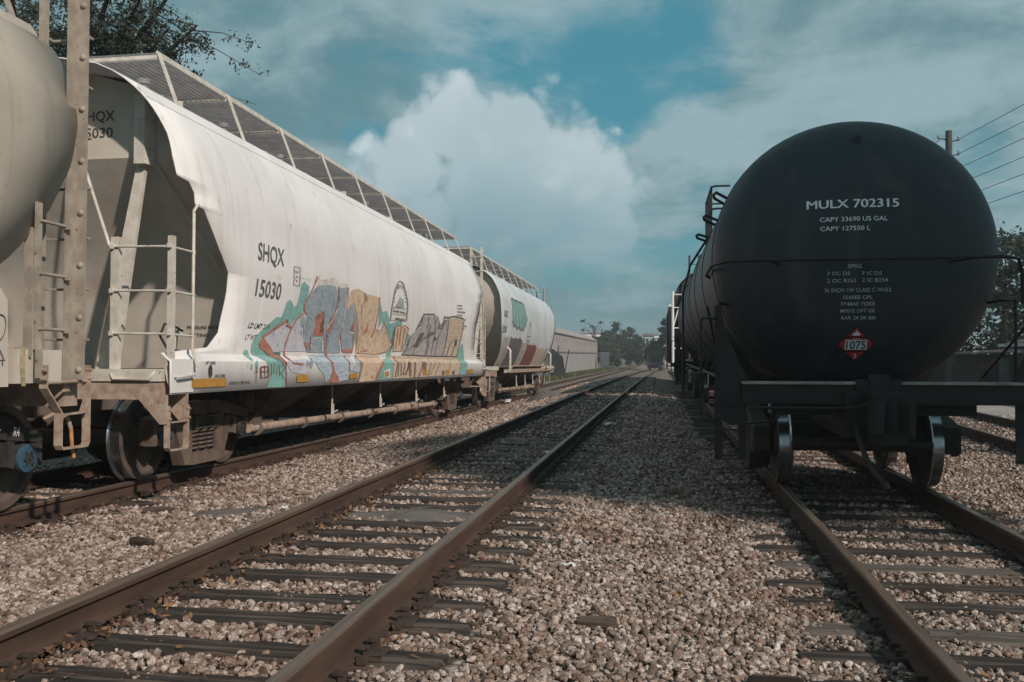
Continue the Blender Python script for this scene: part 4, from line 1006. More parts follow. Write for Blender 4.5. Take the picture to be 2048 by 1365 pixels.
ZA = sorted([.95, 1.28, 1.36, 1.43, 1.60, 2.05, 2.27, 2.5, 2.89, 2.90, 3.03, 3.13, 3.15, 3.34, 3.59, 3.85] + list(np.linspace(1.70, 4.40, 34)) + [4.41, 4.42])
ZB = sorted(list(np.linspace(1.15, 4.38, 40)) + [4.39, 4.40])
def offA(z):
    return float(np.interp(z, [.95, 1.40, 1.401, 1.43, 1.59, 2.05, 2.27, 2.5, 2.89, 2.90, 3.03, 3.13, 3.15, 3.34, 3.59, 3.85, 4.0, 4.45], [.06, .06, .93, .97, 1.20, 1.28, 1.27, 1.04, .71, .54, .53, .44, .22, .21, .25, .20, .17, .15]))
def offB(z):
    return float(np.interp(z, [1.15, 1.4, 1.9, 2.07, 2.46, 2.9, 3.3, 3.7, 4.4], [1.75, 1.5, 1.05, .85, .52, .30, .19, .17, .15]))
def hopper(name, label, group, yc, HL, tc, kind, body, steel, tm, track='H', full=True, blue=True, ladder='side', only=0):
    fx, fz = TRACKS[track]
    g = (fz(yc + tc) - fz(yc - tc)) / (2 * tc); sl = (fx(yc + tc) - fx(yc - tc)) / (2 * tc)
    root = empty(name, (fx(yc), yc, fz(yc)), (math.atan(g), 0, -math.atan(sl)))
    tag(root, label, 'hopper wagon', group)
    W, Z, off = (WA, ZA, offA) if kind == 'A' else (WB, ZB, offB)
    cols = np.linspace(-1, 1, 25)
    ring = [(W(z), z) for z in Z]
    ring = ring + [(-w, z) for w, z in ring[-2::-1]]
    rows = [[(w, c * (HL - off(z)), z) for c in cols] for w, z in ring]
    sh = MB().grid(rows).build('body_shell', body, root, 35)
    so = sh.modifiers.new('sheet', 'SOLIDIFY'); so.thickness = .014; so.offset = -1
    # welded seams round the sheets
    for yy in np.linspace(-HL + 2.2, HL - 2.2, 9):
        s = MB(); pts = [(W(z) + .002, yy, z + .002) for z in Z if z > 1.45 and z < 4.3]
        s.strap(pts, (0, 1, 0), .018, .003); s.build('weld_seam', body, sh, 60)
    lap = MB(); zl = 4.02
    for s in (-1, 1):
        lap.strap([(s * (W(zl) + .012), -HL + .2, zl), (s * (W(zl) + .012), HL - .2, zl)], (-s * .6, 0, .8), .16, .012)
    lap.build('roof_lap', body, sh)
    for e in (-1, 1):
        y1 = e * (HL - .65)
        if kind == 'A': prof = [(4.40, .65), (4.2, .65), (3.9, .65), (3.45, .65), (3.0, .98), (2.6, 1.26), (2.2, 1.5), (1.9, 1.62), (1.2, 1.75)]
        else: prof = [(z, offB(z) + .16) for z in (4.38, 4.1, 3.7, 3.3, 2.9, 2.5, 2.1, 1.7, 1.4, 1.16)]
        rows = []
        for z, o in prof:
            w = W(max(z, 1.37)) - .016
            rows.append([(w * c, e * (HL - o), z) for c in np.linspace(-1, 1, 9)])
        ep = MB().grid(rows).build('end_sheet', M['hopper_end'] if body.name != 'far_dark' else M['far_end'], root, 20)
        # platform and end sill
        p = MB(); p.bx(-1.52, 1.52, e * HL, e * (HL - .42), 1.08, 1.20); p.build('end_platform', steel, root)
        q = MB(); q.bx(-1.50, 1.50, e * HL - e * .02, e * (HL - .20), .90, 1.078); q.build('end_sill', M['rust_beige'] if full else tm, root)
        if full:
            for s in (-1, 1):
                # hat-shaped corner post and the tapering strut under it
                b = MB(); b.prism([(s * .88, e * (HL - .64)), (s * .90, e * (HL - .50)), (s * 1.02, e * (HL - .50)), (s * 1.06, e * (HL - .64))], 'z', 3.35, 4.10 if kind == 'A' else 4.0)
                b.build('corner_post', steel, root)
                b = MB(); v = [(s * .56, e * (HL - .40), 1.2), (s * .80, e * (HL - .40), 1.2), (s * .98, e * (HL - .60), 3.40), (s * .88, e * (HL - .60), 3.40)]
                v2 = [(x, y - e * .05, z) for x, y, z in v]
                b.add(v + v2, [(0, 1, 2, 3), (7, 6, 5, 4), (0, 4, 5, 1), (1, 5, 6, 2), (2, 6, 7, 3), (3, 7, 4, 0)]); b.build('strut', steel, root)
                b = MB(); pp = [(s * 1.05, e * (HL - .70), 3.35), (s * 1.28, e * (HL - 1.06), 2.75), (s * 1.45, e * (HL - 1.36), 2.25)] if kind == 'A' else [(s * .9, e * (HL - .66), 3.3), (s * 1.15, e * (HL - 1.0), 2.5), (s * 1.2, e * (HL - 1.5), 1.9)]
                b.strap(pp, (0, e * .7, .7), .09, .02); b.build('stiffener', M['hopper_end'], root)
            # brake gear on the end
            if e < 0 or kind == 'B':
                b = MB(); b.lathe([(-.05, .14), (.05, .14)], 'y', 20, (.02, e * (HL - .48), 4.02)); b.bx(-.08, .24, e * (HL - .62), e * (HL - .50), 3.72, 3.98); b.build('hand_brake_housing', steel, root, 30)
                b = MB(); n = 22
                b.tube([(-.05 + .27 * math.cos(6.2832 * k / n), e * (HL - .36), 3.9 + .27 * math.sin(6.2832 * k / n)) for k in range(n + 1)], .014, 6, False)
                for k in range(4): b.rod((-.05, e * (HL - .38), 3.9), (-.05 + .27 * math.cos(k * 1.57 + .4), e * (HL - .36), 3.9 + .27 * math.sin(k * 1.57 + .4)), .010, 5)
                b.build('hand_brake_wheel', steel, root, 60)
                b = MB().rod((.20, e * (HL - .5), 3.7), (.93, e * (HL - .06), 2.42), .018); b.build('brake_rod', steel, root, 60)
        # ladders
        for s in (-1, 1):
            if only and s != only: continue
            if kind == 'A':
                b = MB(); yl = e * (HL - .08)
                b.prism([(s * .93, yl), (s * 1.01, yl), (s * 1.01, yl - e * .07), (s * .995, yl - e * .07), (s * .995, yl - e * .012), (s * .93, yl - e * .012)], 'z', 1.02, 2.52)
                b.build('ladder_stile', steel, root)
                b = MB(); b.prism([(s * 1.545, yl), (s * 1.60, yl), (s * 1.60, yl - e * .06), (s * 1.585, yl - e * .06), (s * 1.585, yl - e * .012), (s * 1.545, yl - e * .012)], 'z', 1.30, 2.52)
                b.strap([(s * 1.572, yl - e * .03, 1.31), (s * 1.53, yl - e * .03, 1.20), (s * 1.56, yl - e * .03, 1.08), (s * 1.60, yl - e * .03, .98)], (0, 1, 0), .06, .012)
                b.build('ladder_stile', steel, root)
                b = MB(); ys = e * (HL - .47); b.tube([(s * 1.58, e * (HL - .60), 2.92), (s * 1.605, ys, 2.83), (s * 1.605, ys, 1.55), (s * 1.60, ys, 1.42), (s * 1.66, ys, 1.22)], .017, 8); b.build('grab_iron', steel, root, 60)
                for z in (2.42, 1.98, 1.555):
                    b = MB().rod((s * .95, yl + e * .012, z), (s * 1.585, yl + e * .012, z - .01), .0125)
                    b.rod((s * 1.575, yl + e * .012, z - .01), (s * 1.605, ys - e * .03, z - .02), .0125)
                    for xx in (.955, 1.575): b.box((s * xx, yl + e * .018, z), (.04, .03, .045))
                    b.build('ladder_rung', steel, root, 60)
                b = MB().tube([(s * 1.0, yl + e * .02, 1.17), (s * 1.0, yl + e * .08, 1.15), (s * 1.03, yl + e * .09, 1.10), (s * 1.42, yl + e * .09, 1.10), (s * 1.46, yl + e * .08, 1.17), (s * 1.46, yl + e * .02, 1.19)], .014, 8); b.build('grab_iron', steel, root, 60)
                b = MB().tube([(s * 1.59, e * (HL - .10), 1.13), (s * 1.66, e * (HL - .12), 1.12), (s * 1.66, e * (HL - .42), 1.14), (s * 1.60, e * (HL - .44), 1.14)], .013, 8); b.build('grab_iron', steel, root, 60)
                # step under the corner
                for yy in (e * (HL - .02), e * (HL - .40)):
                    b = MB().prism([(s * 1.60, .95), (s * 1.25, .95), (s * 1.52, .66), (s * 1.60, .66)], 'y', yy - .008, yy + .008); b.build('gusset', M['rust_beige'], root)
                b = MB(); ya, yb = e * (HL - .03), e * (HL - .39); x = s * 1.59
                b.strap([(x, ya, .84), (x, ya, .43), (x, ya - e * .03, .40), (x, yb + e * .03, .40), (x, yb, .43), (x, yb, .84)], (1, 0, 0), .06, .013)
                b.strap([(x, ya - e * .012, .80), (x, ya - e * .012, .70), (x, ya - e * .03, .675), (x, yb + e * .02, .675), (x, yb + e * .012, .69)], (1, 0, 0), .055, .011)
                for zz in (.80, .71):
                    for yy in (ya, yb): b.rod((x, yy, zz), (x + s * .045, yy, zz), .013, 6)
                b.build('corner_step', M['rust_beige'], root)
            elif ladder == 'end':
                ya = e * (HL - .03)
                for w in (.70, 1.02):
                    MB().prism([(s * w, ya), (s * (w + .07), ya), (s * (w + .07), ya - e * .07), (s * (w + .055), ya - e * .07), (s * (w + .055), ya - e * .012), (s * w, ya - e * .012)], 'z', .92 if w < 1 else .42, 4.78).build('ladder_stile', steel, root)
                for z in np.arange(.6, 4.7, .43): MB().rod((s * .72, ya + e * .014, z), (s * 1.08, ya + e * .014, z), .0125, 6).build('ladder_rung', steel, root, 60)
                MB().strap([(s * 1.02, ya, .46), (s * 1.30, ya, .46), (s * 1.32, ya, .50), (s * 1.32, ya, .95)], (0, 1, 0), .06, .012).build('corner_step', steel, root)
                MB().box((s * 1.05, ya + e * .03, 3.35), (.10, .08, .14)).build('lamp_bracket', steel, root)
            else:
                ya, yb = e * (HL - .20), e * (HL - .66)
                b = MB(); b.prism([(s * 1.575, ya - e * .12), (s * 1.59, ya - e * .12), (s * 1.59, ya - e * .015), (s * 1.69, ya - e * .015), (s * 1.69, ya), (s * 1.575, ya)], 'z', 1.12, 4.62)
                st = b.build('ladder_stile', steel, root)
                for z in np.arange(1.2, 4.6, .43): MB().lathe([(0, .028), (.012, .024), (.02, .008)] if e < 0 else [(0, .028), (-.012, .024), (-.02, .008)], 'y', 10, (s * 1.648, ya - e * .016, z)).build('bolt', steel, st, 60)
                b = MB(); b.strap([(s * 1.60, yb, 2.5), (s * 1.60, yb, 1.45), (s * 1.62, yb, 1.36), (s * 1.62, yb, 1.14)], (0, 1, 0), .07, .014); b.strap([(s * 1.55, yb - e * .04, 2.3), (s * 1.55, yb - e * .04, 1.3)], (1, 0, 0), .07, .012); b.build('ladder_stile', steel, root)
                for z in (2.36, 1.95, 1.52):
                    b = MB().rod((s * 1.61, yb, z), (s * 1.60, ya - e * .12, z), .014)
                    b.box((s * 1.61, ya - e * .13, z), (.05, .035, .05)); b.build('ladder_rung', steel, root, 60)
                for z in np.arange(1.45, 4.4, .42):
                    b = MB().tube([(s * 1.66, ya, z), (s * 1.66, ya + e * .09, z), (s * 1.30, ya + e * .09, z), (s * 1.30, ya, z)], .012, 6); b.build('ladder_rung', steel, root, 60)
                b = MB().prism([(s * 1.32, ya), (s * 1.27, ya), (s * 1.27, ya - e * .06), (s * 1.32, ya - e * .06)], 'z', 1.1, 4.6); b.build('ladder_stile', steel, root)
                # side block, stirrup
                b = MB(); b.bx(s * 1.35, s * 1.56, e * (HL - .30), e * (HL - .86), 1.10, 1.36); b.build('sill_block', M['hopper_end'], root)
                b = MB(); x = s * 1.62; y0, y1 = e * (HL - .42), e * (HL - .07)
                b.strap([(x, yb + e * .06, 1.24), (x, yb + e * .06, 1.06), (x, y0, .86), (x, y0, .60), (x, y0 + e * .02, .57), (x, y1 - e * .02, .57), (x, y1, .60), (x, y1, 1.24)], (1, 0, 0), .07, .014)
                b.strap([(x, y0 + e * .014, .80), (x, y0 + e * .02, .84), (x, y1 - e * .05, .85), (x, y1 - e * .015, .92)], (1, 0, 0), .06, .012)
                b.rod((x, yb + e * .06, 1.10), (x, y1, 1.11), .014)
                for zz in (1.2, 1.13): b.rod((x, y1, zz), (x + s * .05, y1, zz), .015, 6); b.rod((x, yb + e * .03, zz), (x + s * .05, yb + e * .03, zz), .015, 6)
                b.build('corner_step', M['rust_beige'] if full else steel, root)
        coupler(root, e, HL, tm)
    # roof walk with its brackets
    nb = int((HL - 1.25) * 2 / .042); b = MB(); z = 4.78
    y0, y1 = -HL + 1.28, HL - 1.28
    if kind == 'A': y1 = HL + .12
    if kind == 'B': y0, y1 = -HL + .12, HL - .12
    nb = int((y1 - y0) / .042)
    if full:
        for i in range(nb + 1):
            yy = y0 + (y1 - y0) * i / nb; b.bx(-.66, .66, yy - .003, yy + .003, z + .006, z + .024)
        for xx in np.linspace(-.66, .66, 19): b.bx(xx - .003, xx + .003, y0, y1, z + .005, z + .028)
    else:
        b.bx(-.66, .66, y0, y1, z, z + .03)
    rb = b.build('running_board', M['grating'], root)
    b = MB()
    for xx in (-.675, .675): b.bx(xx - .006, xx + .006, y0, y1, z - .01, z + .05)
    b.build('running_board_edge', steel, rb)
    n = 9 if full else 6
    for i in range(n + 1):
        yy = y0 + .02 + (y1 - y0 - .04) * i / n
        for s in (-1, 1):
            c = MB().strap([(s * .69, yy, z + .03), (s * .93, yy, W and 4.19)], (0, 1, 0), .075, .012); c.build('walk_bracket', steel, rb)
        c = MB().box((0, yy, z - .022), (1.36, .05, .04)); c.build('cross_bar', steel, rb)
    for i in range(5 if full else 0):
        yy = -HL + 2.2 + (2 * HL - 4.4) * i / 4
        b = MB().lathe([(4.36, .34), (4.50, .34), (4.51, .38), (4.55, .38), (4.59, .10)], 'z', 28, (.0, yy, 0)); h = b.build('hatch', steel, root, 30)
        for s in (-1, 1): MB().box((s * .42, yy, 4.47), (.10, .05, .10)).build('hatch_latch', steel, h)
    if full:
        for yy in (-HL + 1.05, -HL + 2.9, -HL + 4.7, 0.6, HL - 3.0):
            MB().lathe([(4.2, .055), (4.36, .055), (4.365, .075), (4.42, .075), (4.43, .02)], 'z', 14, (.66, yy, .0)).build('vent_cap', M['grating'], root, 30)
    # under the body
    b = MB(); b.bx(-.24, .24, -HL + .1, HL - .1, .74, 1.04); b.bx(-1.3, 1.3, -HL + 1.8, HL - 1.8, 1.16, 1.22); b.build('centre_sill', M['under_dark'], root)
    nh = 4
    for i in range(nh):
        yy = (i - (nh - 1) / 2) * (2 * tc - 3.0) / nh; dy = (2 * tc - 3.0) / nh / 2 - .02
        v = [(sx * wx, yy + sy * wy, zz) for zz, wx, wy in ((1.18, 1.42, dy), (.46, .55, .30)) for sx, sy in ((-1, -1), (1, -1), (1, 1), (-1, 1))]
        h = MB().add(v, [(0, 1, 5, 4), (1, 2, 6, 5), (2, 3, 7, 6), (3, 0, 4, 7), (4, 5, 6, 7), (3, 2, 1, 0)]).build('hopper_chute', M['under_dark'], root)
        if full:
            g = MB().bx(-.62, .62, yy - .36, yy + .36, .33, .458); g.rod((-.95, yy - .25, .40), (1.05, yy - .25, .40), .028); g.box((1.05, yy - .25, .40), (.05, .12, .12)); g.build('outlet_gate', M['under_dark'], h)
            r = MB().rod((1.32, yy + .75, 1.0), (1.32, yy + .75, .58), .014); r.box((1.33, yy + .75, .56), (.03, .05, .16)); r.rod((1.33, yy + .75, .50), (1.33, yy + .95, .53), .012); r.build('gate_rod', M['white_steel'], h)
    if full:
        b = MB(); b.rod((1.10, -tc + 1.05, .42), (1.10, tc - 1.9, .33), .055, 14); b.build('discharge_pipe', M['rust_beige'], root, 60)
        pf = MB()
        for yy in np.arange(-tc + 1.3, tc - 2.0, 1.55): MB().lathe([(-.03, .085), (.03, .085)], 'y', 14, (1.10, yy, .41 - .0075 * (yy + tc))).build('pipe_clamp', M['under_dark'], root, 30)
        pf.rod((1.10, 1.2, .37), (1.10, 2.6, .365), .085, 14); pf.build('pipe_sleeve', M['rust_beige'], root, 30)
        b = MB().lathe([(-.16, .12), (.16, .12)], 'x', 18, (.98, -tc + 1.25, .50)); b.rod((.98, -tc + 1.25, .50), (1.0, -tc + 1.9, .42), .09, 12); b.box((.95, -tc + 1.3, .72), (.12, .2, .3)); b.build('brake_cylinder', tm, root, 30)
    truck(root, -tc, tm, -1 if blue else 0, full); truck(root, tc, tm, 1 if blue else 0, full)
    if kind == 'B' and full:
        for s in (-1, 1):
            b = MB(); b.bx(s * 1.30, s * 1.46, -tc + .9, tc - .9, .98, 1.10); b.build('side_sill', M['rust_beige'], root)
            b = MB(); b.tube([(s * 1.5, -tc + .8, 1.04), (s * 1.52, -tc + 1.2, 1.20), (s * 1.52, tc - 1.2, 1.20), (s * 1.5, tc - .8, 1.04)], .022, 8); b.build('side_pipe', M['rust_beige'], root, 60)
            for e in (-1, 1):
                yy = e * (HL - 1.20)
                b = MB().prism([(yy - .24, 1.08), (yy + .24, 1.08), (yy + .22, 1.72), (yy + .15, 1.80), (yy - .15, 1.80), (yy - .22, 1.72)], 'x', s * 1.36, s * 1.60)
                if ladder != 'end': b.build('jack_pad', M['hopper_end'], root)
                c = MB().tube([(s * 1.42, e * (tc - .3), 1.0), (s * 1.60, e * (tc - .3), 1.05), (s * 1.60, e * (tc - .3), 1.72), (s * 1.50, e * (tc - .3), 1.80)], .04, 8); c.build('guard_bar', steel, root, 60)
    return root

tag_h = 'white hopper wagons on the left siding'
hop1 = hopper('hopper_wagon', 'long white hopper wagon covered in blue and orange graffiti, marked SHQX 15030', tag_h, 16.2, 8.1, 6.35, 'A', M['hopper_white'], M['white_steel'], M['truck_brown'])
hop0 = hopper('hopper_wagon', 'nearest cream hopper wagon, cut off by the left edge, with tall ladder posts', tag_h, -1.2, 8.1, 7.12, 'B', M['hopper_cream'], M['cream_steel'], M['truck_black'])
hop2 = hopper('hopper_wagon', 'pale blue-white rust-streaked hopper wagon with one teal tag, farthest on the siding', tag_h, 33.6, 7.3, 5.6, 'B', M['hopper_blue'], M['white_steel'], M['truck_brown'], blue=False, ladder='end')

# graffiti and stencils on the middle hopper
def sideA(layer):
    k = .004 + .0016 * layer
    return lambda y, z: (WA(z) + k, y, z)
pieces = {'teal': 'graffiti_cloud', 'lavender': 'graffiti_letter', 'blue': 'graffiti_letter', 'tan': 'graffiti_letter', 'grey': 'graffiti_letter', 'sand': 'graffiti_letter', 'red': 'graffiti_outline', 'dark': 'graffiti_outline',
          'brown': 'graffiti_outline', 'maroon': 'graffiti_tag', 'white': 'graffiti_highlight', 'fade': 'graffiti_fade', 'lightblue': 'graffiti_letter', 'orange': 'reflector_strip', 'logo': 'logo_emblem', 'slot': 'lift_slot'}
cutsA = [z for z in ZA]
byc = {}
for c, strip, pts in GRAFFITI:
    n = len(pts)
    F = [(i, i + 1, n - 2 - i, n - 1 - i) for i in range(n // 2 - 1)] if strip else [tuple(range(n))]
    if c in ('dark', 'brown', 'white', 'logo', 'maroon', 'red'): byc.setdefault(c, []).append((pts, F))
    else: drape([(pts, F)], sideA(LAYER[c]), cutsA, pieces[c], M['paint_' + c], hop1)
for c, polys in byc.items():
    drape(polys, sideA(LAYER[c] + .5), cutsA, pieces[c], M['paint_' + c], hop1)
def side_text(root, s, y, z, w, h, W, m, lean=0.0, k=.008, cuts=()):
    V, F = text_flat(s)
    drape([([(y + p[0] * w + p[1] * lean, z + p[1] * h) for p in V], F)], lambda a, b: (W(b) + k, a, b), cuts, 'stencil_lettering', m, root)
for s, y, z, w, h, l in SIDE_TEXT:
    side_text(hop1, s, y, z, w, h, WA, M['ink_worn'] if len(s) < 6 else M['ink'], l + (.02 if s.startswith('L') and 'W' in s or s.startswith('LD') else 0), .008, cutsA)
def end_text(root, s, x, z, w, h, y, m):
    V, F = text_flat(s)
    drape([([(x + p[0] * w, z + p[1] * h) for p in V], F)], lambda a, b: (a, y, b), (), 'stencil_lettering', m, root)
ye = -(8.1 - .65) - .005
end_text(hop1, 'SHQX', .18, 3.86, .40, .11, ye, M['ink'])
end_text(hop1, '15030', .18, 3.68, .38, .11, ye, M['ink'])
def slope_text(s, x, z, w, h):
    V, F = text_flat(s)
    drape([([(x + p[0] * w, z + p[1] * h) for p in V], F)], lambda a, b: (a, -(8.1 - np.interp(b, [1.2, 1.9], [1.75, 1.62])) - .008, b), (), 'stencil_lettering', M['ink'], hop1)
slope_text('PRESSURE RELIEF VALVE', .88, 1.66, .60, .038); slope_text('SETTING      PSIG', .88, 1.57, .52, .038)
b = MB().rod((1.18, -7.30, 1.2), (1.20, -7.26, 1.62), .035, 10); b.lathe([(-.06, .05), (.06, .05)], 'x', 12, (1.20, -7.26, 1.60)); b.build('relief_valve', M['white_steel'], hop1, 40)
b = MB().tube([(1.20, -7.28, 1.66), (1.12, -7.34, 1.68), (1.08, -7.36, 1.55), (1.16, -7.36, 1.42), (1.32, -7.34, 1.38)], .014, 6); b.tube([(1.18, -7.30, 1.78), (1.22, -7.34, 1.66), (1.34, -7.36, 1.60)], .014, 6); b.build('air_hose', M['rubber'], hop1, 60)
b = MB().bx(1.585, 1.612, -8.03, -7.62, .965, 1.30); b.build('jack_plate', M['hopper_white'], hop1)

# near hopper: tags, stencils and the little things at its corner
def pad_text(s, y, z, w, h, m): 
    V, F = text_flat(s); drape([([(y + p[0] * w, z + p[1] * h) for p in V], F)], lambda a, b: (1.604, a, b), (), 'stencil_lettering', m, hop0)
pad_y = 6.90
pad_text('JACK/LIFT', pad_y - .20, 1.235, .40, .045, M['ink']); pad_text('HERE', pad_y - .02, 1.145, .17, .045, M['ink'])
rr = random.Random(3); b = MB()
for k in range(5):
    y = pad_y - .16 + .075 * k; z = 1.70 - .05 * (k % 2); pts = []
    for i in range(26):
        u = i / 25; pts.append((1.606, y + .05 * math.sin(9 * u + k) + .02 * u, z - .40 * u + .03 * math.cos(13 * u + 2 * k)))
    b.tube(pts, .0045, 4)
b.build('graffiti_tag', M['ink'], hop0)
def frame_text(s, y, z, w, h, lean=0.0):
    V, F = text_flat(s); q = math.cos(lean), math.sin(lean)
    drape([([(y + p[0] * w * q[0] - p[1] * h * q[1], z + p[0] * w * q[1] + p[1] * h * q[0]) for p in V], F)], lambda a, b: (1.081, a, b), (), 'cast_lettering', M['stencil_white'], hop0)
frame_text('R4', 7.86, .655, .07, .075, -.1); frame_text('51565', 7.38, .33, .40, .085, .95)
b = MB().tube([(1.40, 7.80, .80), (1.50, 7.84, .86), (1.56, 7.88, .80), (1.58, 7.89, .72)], .018, 8); b.build('cut_lever', M['rust_beige'], hop0, 60)
b = MB().tube([(1.58, 7.89, .73), (1.585, 7.90, .58), (1.59, 7.92, .48)], .016, 8); b.build('lever_grip', M['yellow_handle'], hop0, 60)
b = MB().strap([(1.57, 7.33, 1.37), (1.575, 7.32, 1.22), (1.57, 7.34, 1.08)], (0, 1, 0), .035, .012); b.strap([(1.30, 7.33, 1.372), (1.57, 7.33, 1.372)], (0, 1, 0), .035, .012); b.build('tie_strap', M['rope'], hop0)
b = MB(); b.tube([(1.15 + .045 * math.cos(k * .8), 7.35 + k * .0055, .74 + .045 * math.sin(k * .8)) for k in range(40)], .010, 5); b.build('release_spring', M['rust_beige'], hop0, 60)

# far hopper: its own lettering, teal tag and faded paint
def sideB(k): return lambda y, z: (WB(z) + k, y, z)
cutsB = ZB
side_text(hop2, 'GACX', -6.5, 2.72, .70, .22, WB, M['ink_worn'], 0, .008, cutsB); side_text(hop2, '52107', -6.5, 2.24, .70, .22, WB, M['ink_worn'], 0, .008, cutsB)
tg = [(-3.9, 3.45), (-3.6, 3.52), (-3.2, 3.44), (-2.8, 3.5), (-2.3, 3.46), (-1.6, 3.5), (-1.2, 3.42), (-.9, 2.9), (-.55, 2.6), (-.9, 2.2), (-1.35, 1.78), (-1.6, 1.98), (-2.0, 1.80), (-2.3, 2.0), (-2.7, 1.82), (-3.1, 2.05), (-3.4, 1.92), (-3.7, 2.2), (-3.75, 2.9)]
tg = [(y - 1.15, 2.42 + (z - 1.8) * .57) for y, z in tg]
drape([(tg, [tuple(range(len(tg)))])], sideB(.006), cutsB, 'graffiti_letter', M['paint_teal'], hop2)
def strip2d(p, w):
    l = []; r = []
    for i in range(len(p)):
        a = p[max(i - 1, 0)]; c = p[min(i + 1, len(p) - 1)]; d = math.hypot(c[0] - a[0], c[1] - a[1]); nx, ny = -(c[1] - a[1]) / d * w / 2, (c[0] - a[0]) / d * w / 2
        l.append((p[i][0] + nx, p[i][1] + ny)); r.append((p[i][0] - nx, p[i][1] - ny))
    pts = l + r[::-1]; n = len(pts)
    return pts, [(i, i + 1, n - 2 - i, n - 1 - i) for i in range(n // 2 - 1)]
drape([strip2d(q, .07) for q in [tg + tg[:1], [(-4.35, 3.35), (-4.25, 2.9), (-4.25, 2.55)], [(-3.75, 3.38), (-3.65, 2.9), (-3.45, 2.52)], [(-3.05, 3.32), (-2.95, 2.9), (-2.75, 2.52)], [(-2.45, 3.2), (-2.65, 2.95), (-2.15, 2.8), (-2.5, 2.65)]]], sideB(.009), cutsB, 'graffiti_outline', M['paint_dark'], hop2)
for c, y0, y1, z1 in [('grey', -6.0, -4.9, 2.1), ('dark', -4.8, -2.2, 2.12), ('grey', -2.1, -1.2, 2.0), ('maroon', -1.0, 1.7, 1.98), ('sand', 1.9, 4.3, 1.9), ('grey', 4.4, 5.4, 1.95)]:
    pts = [(y0, 1.18), (y1, 1.18)] + [(y1 - (y1 - y0) * i / 8, z1 + .05 * ((i * 7) % 3 - 1)) for i in range(9)]
    drape([(pts, [tuple(range(len(pts)))])], sideB(.005), cutsB, 'graffiti_fade', M['paint_' + c], hop2)
lg = [(-1.3, 2.02), (-1.3, 2.4), (-1.1, 2.7), (-.9, 2.8), (-.7, 2.7), (-.5, 2.4), (-.5, 2.02), (-1.3, 2.02)]
drape([strip2d(lg, .05), strip2d([(-1.3, 2.28), (-.5, 2.28)], .04), strip2d([(-1.2, 2.12), (-.6, 2.12)], .06)], sideB(.007), cutsB, 'logo_emblem', M['paint_logo'], hop2)

# dark hopper far down the middle track, other wagons behind the tank wagon
far_h = hopper('hopper_wagon', 'dark grey hopper wagon far away at the end of the middle track', None, 158, 7.3, 5.6, 'B', M['far_dark'], M['far_end'], M['truck_black'], 'M', full=False, ladder='end')
T2 = hopper('hopper_wagon', 'dark hopper wagon with white ladder posts coupled behind the black tank wagon', None, 38.9, 7.6, 5.9, 'B', M['far_dark'], M['far_end'], M['truck_black'], 'T', full=False, only=-1, ladder='end')
b = MB().rod((-1.62, -7.5, 1.1), (-1.62, -7.5, 3.55), .045, 8); b.build('ladder_stile', M['far_white'], T2, 40)
for z in (1.6, 2.3, 3.0, 3.45): MB().rod((-1.62, -7.5, z), (-1.30, -7.45, z), .02, 6).build('ladder_rung', M['far_white'], T2)
MB().tube([(-1.62, -7.45, 2.3), (-1.45, -7.4, 2.9), (-1.2, -7.35, 3.3)], .03, 6).build('grab_iron', M['far_white'], T2, 60)

def boxcar(yc, HL=7.6):
    fx, fz = TRACKS['T']
    root = empty('boxcar', (fx(yc), yc, fz(yc))); tag(root, 'red-brown boxcar with a white roof edge beyond the dark hopper', 'boxcar')
    MB().bx(-1.5, 1.5, -HL, HL, 1.05, 4.05).build('body', M['brick_red'], root)
    MB().prism([(-1.56, 4.05), (1.56, 4.05), (1.5, 4.2), (0, 4.38), (-1.5, 4.2)], 'y', -HL - .06, HL + .06).build('roof', M['far_white'], root)
    for s in (-1, 1):
        for yy in np.linspace(-HL + .1, HL - .1, 15): MB().bx(s * 1.505, s * 1.56, yy - .05, yy + .05, 1.1, 4.0).build('side_post', M['brick_red'], root)
        d = MB().bx(s * 1.56, s * 1.60, -1.4, 1.4, 1.1, 3.9).build('door', M['brick_red'], root); MB().rod((s * 1.63, -.9, 1.2), (s * 1.63, -.9, 3.8), .02).build('door_bar', M['white_steel'], d)
        for e in (-1, 1):
            for z in np.arange(1.2, 3.9, .42): MB().rod((s * 1.62, e * (HL - .15), z), (s * 1.62, e * (HL - .6), z), .014, 6).build('ladder_rung', M['white_steel'], root)
    for z in np.arange(1.25, 4.0, .3): MB().bx(-1.4, 1.4, -HL - .05, -HL - .002, z, z + .12).build('end_rib', M['brick_red'], root)
    MB().bx(-.3, .3, -HL, HL, .75, 1.04).build('centre_sill', M['truck_black'], root)
    truck(root, -5.4, M['truck_black'], 0, False); truck(root, 5.4, M['truck_black'], 0, False)
    coupler(root, -1, HL, M['truck_black']); coupler(root, 1, HL, M['truck_black'])
boxcar(55.6)

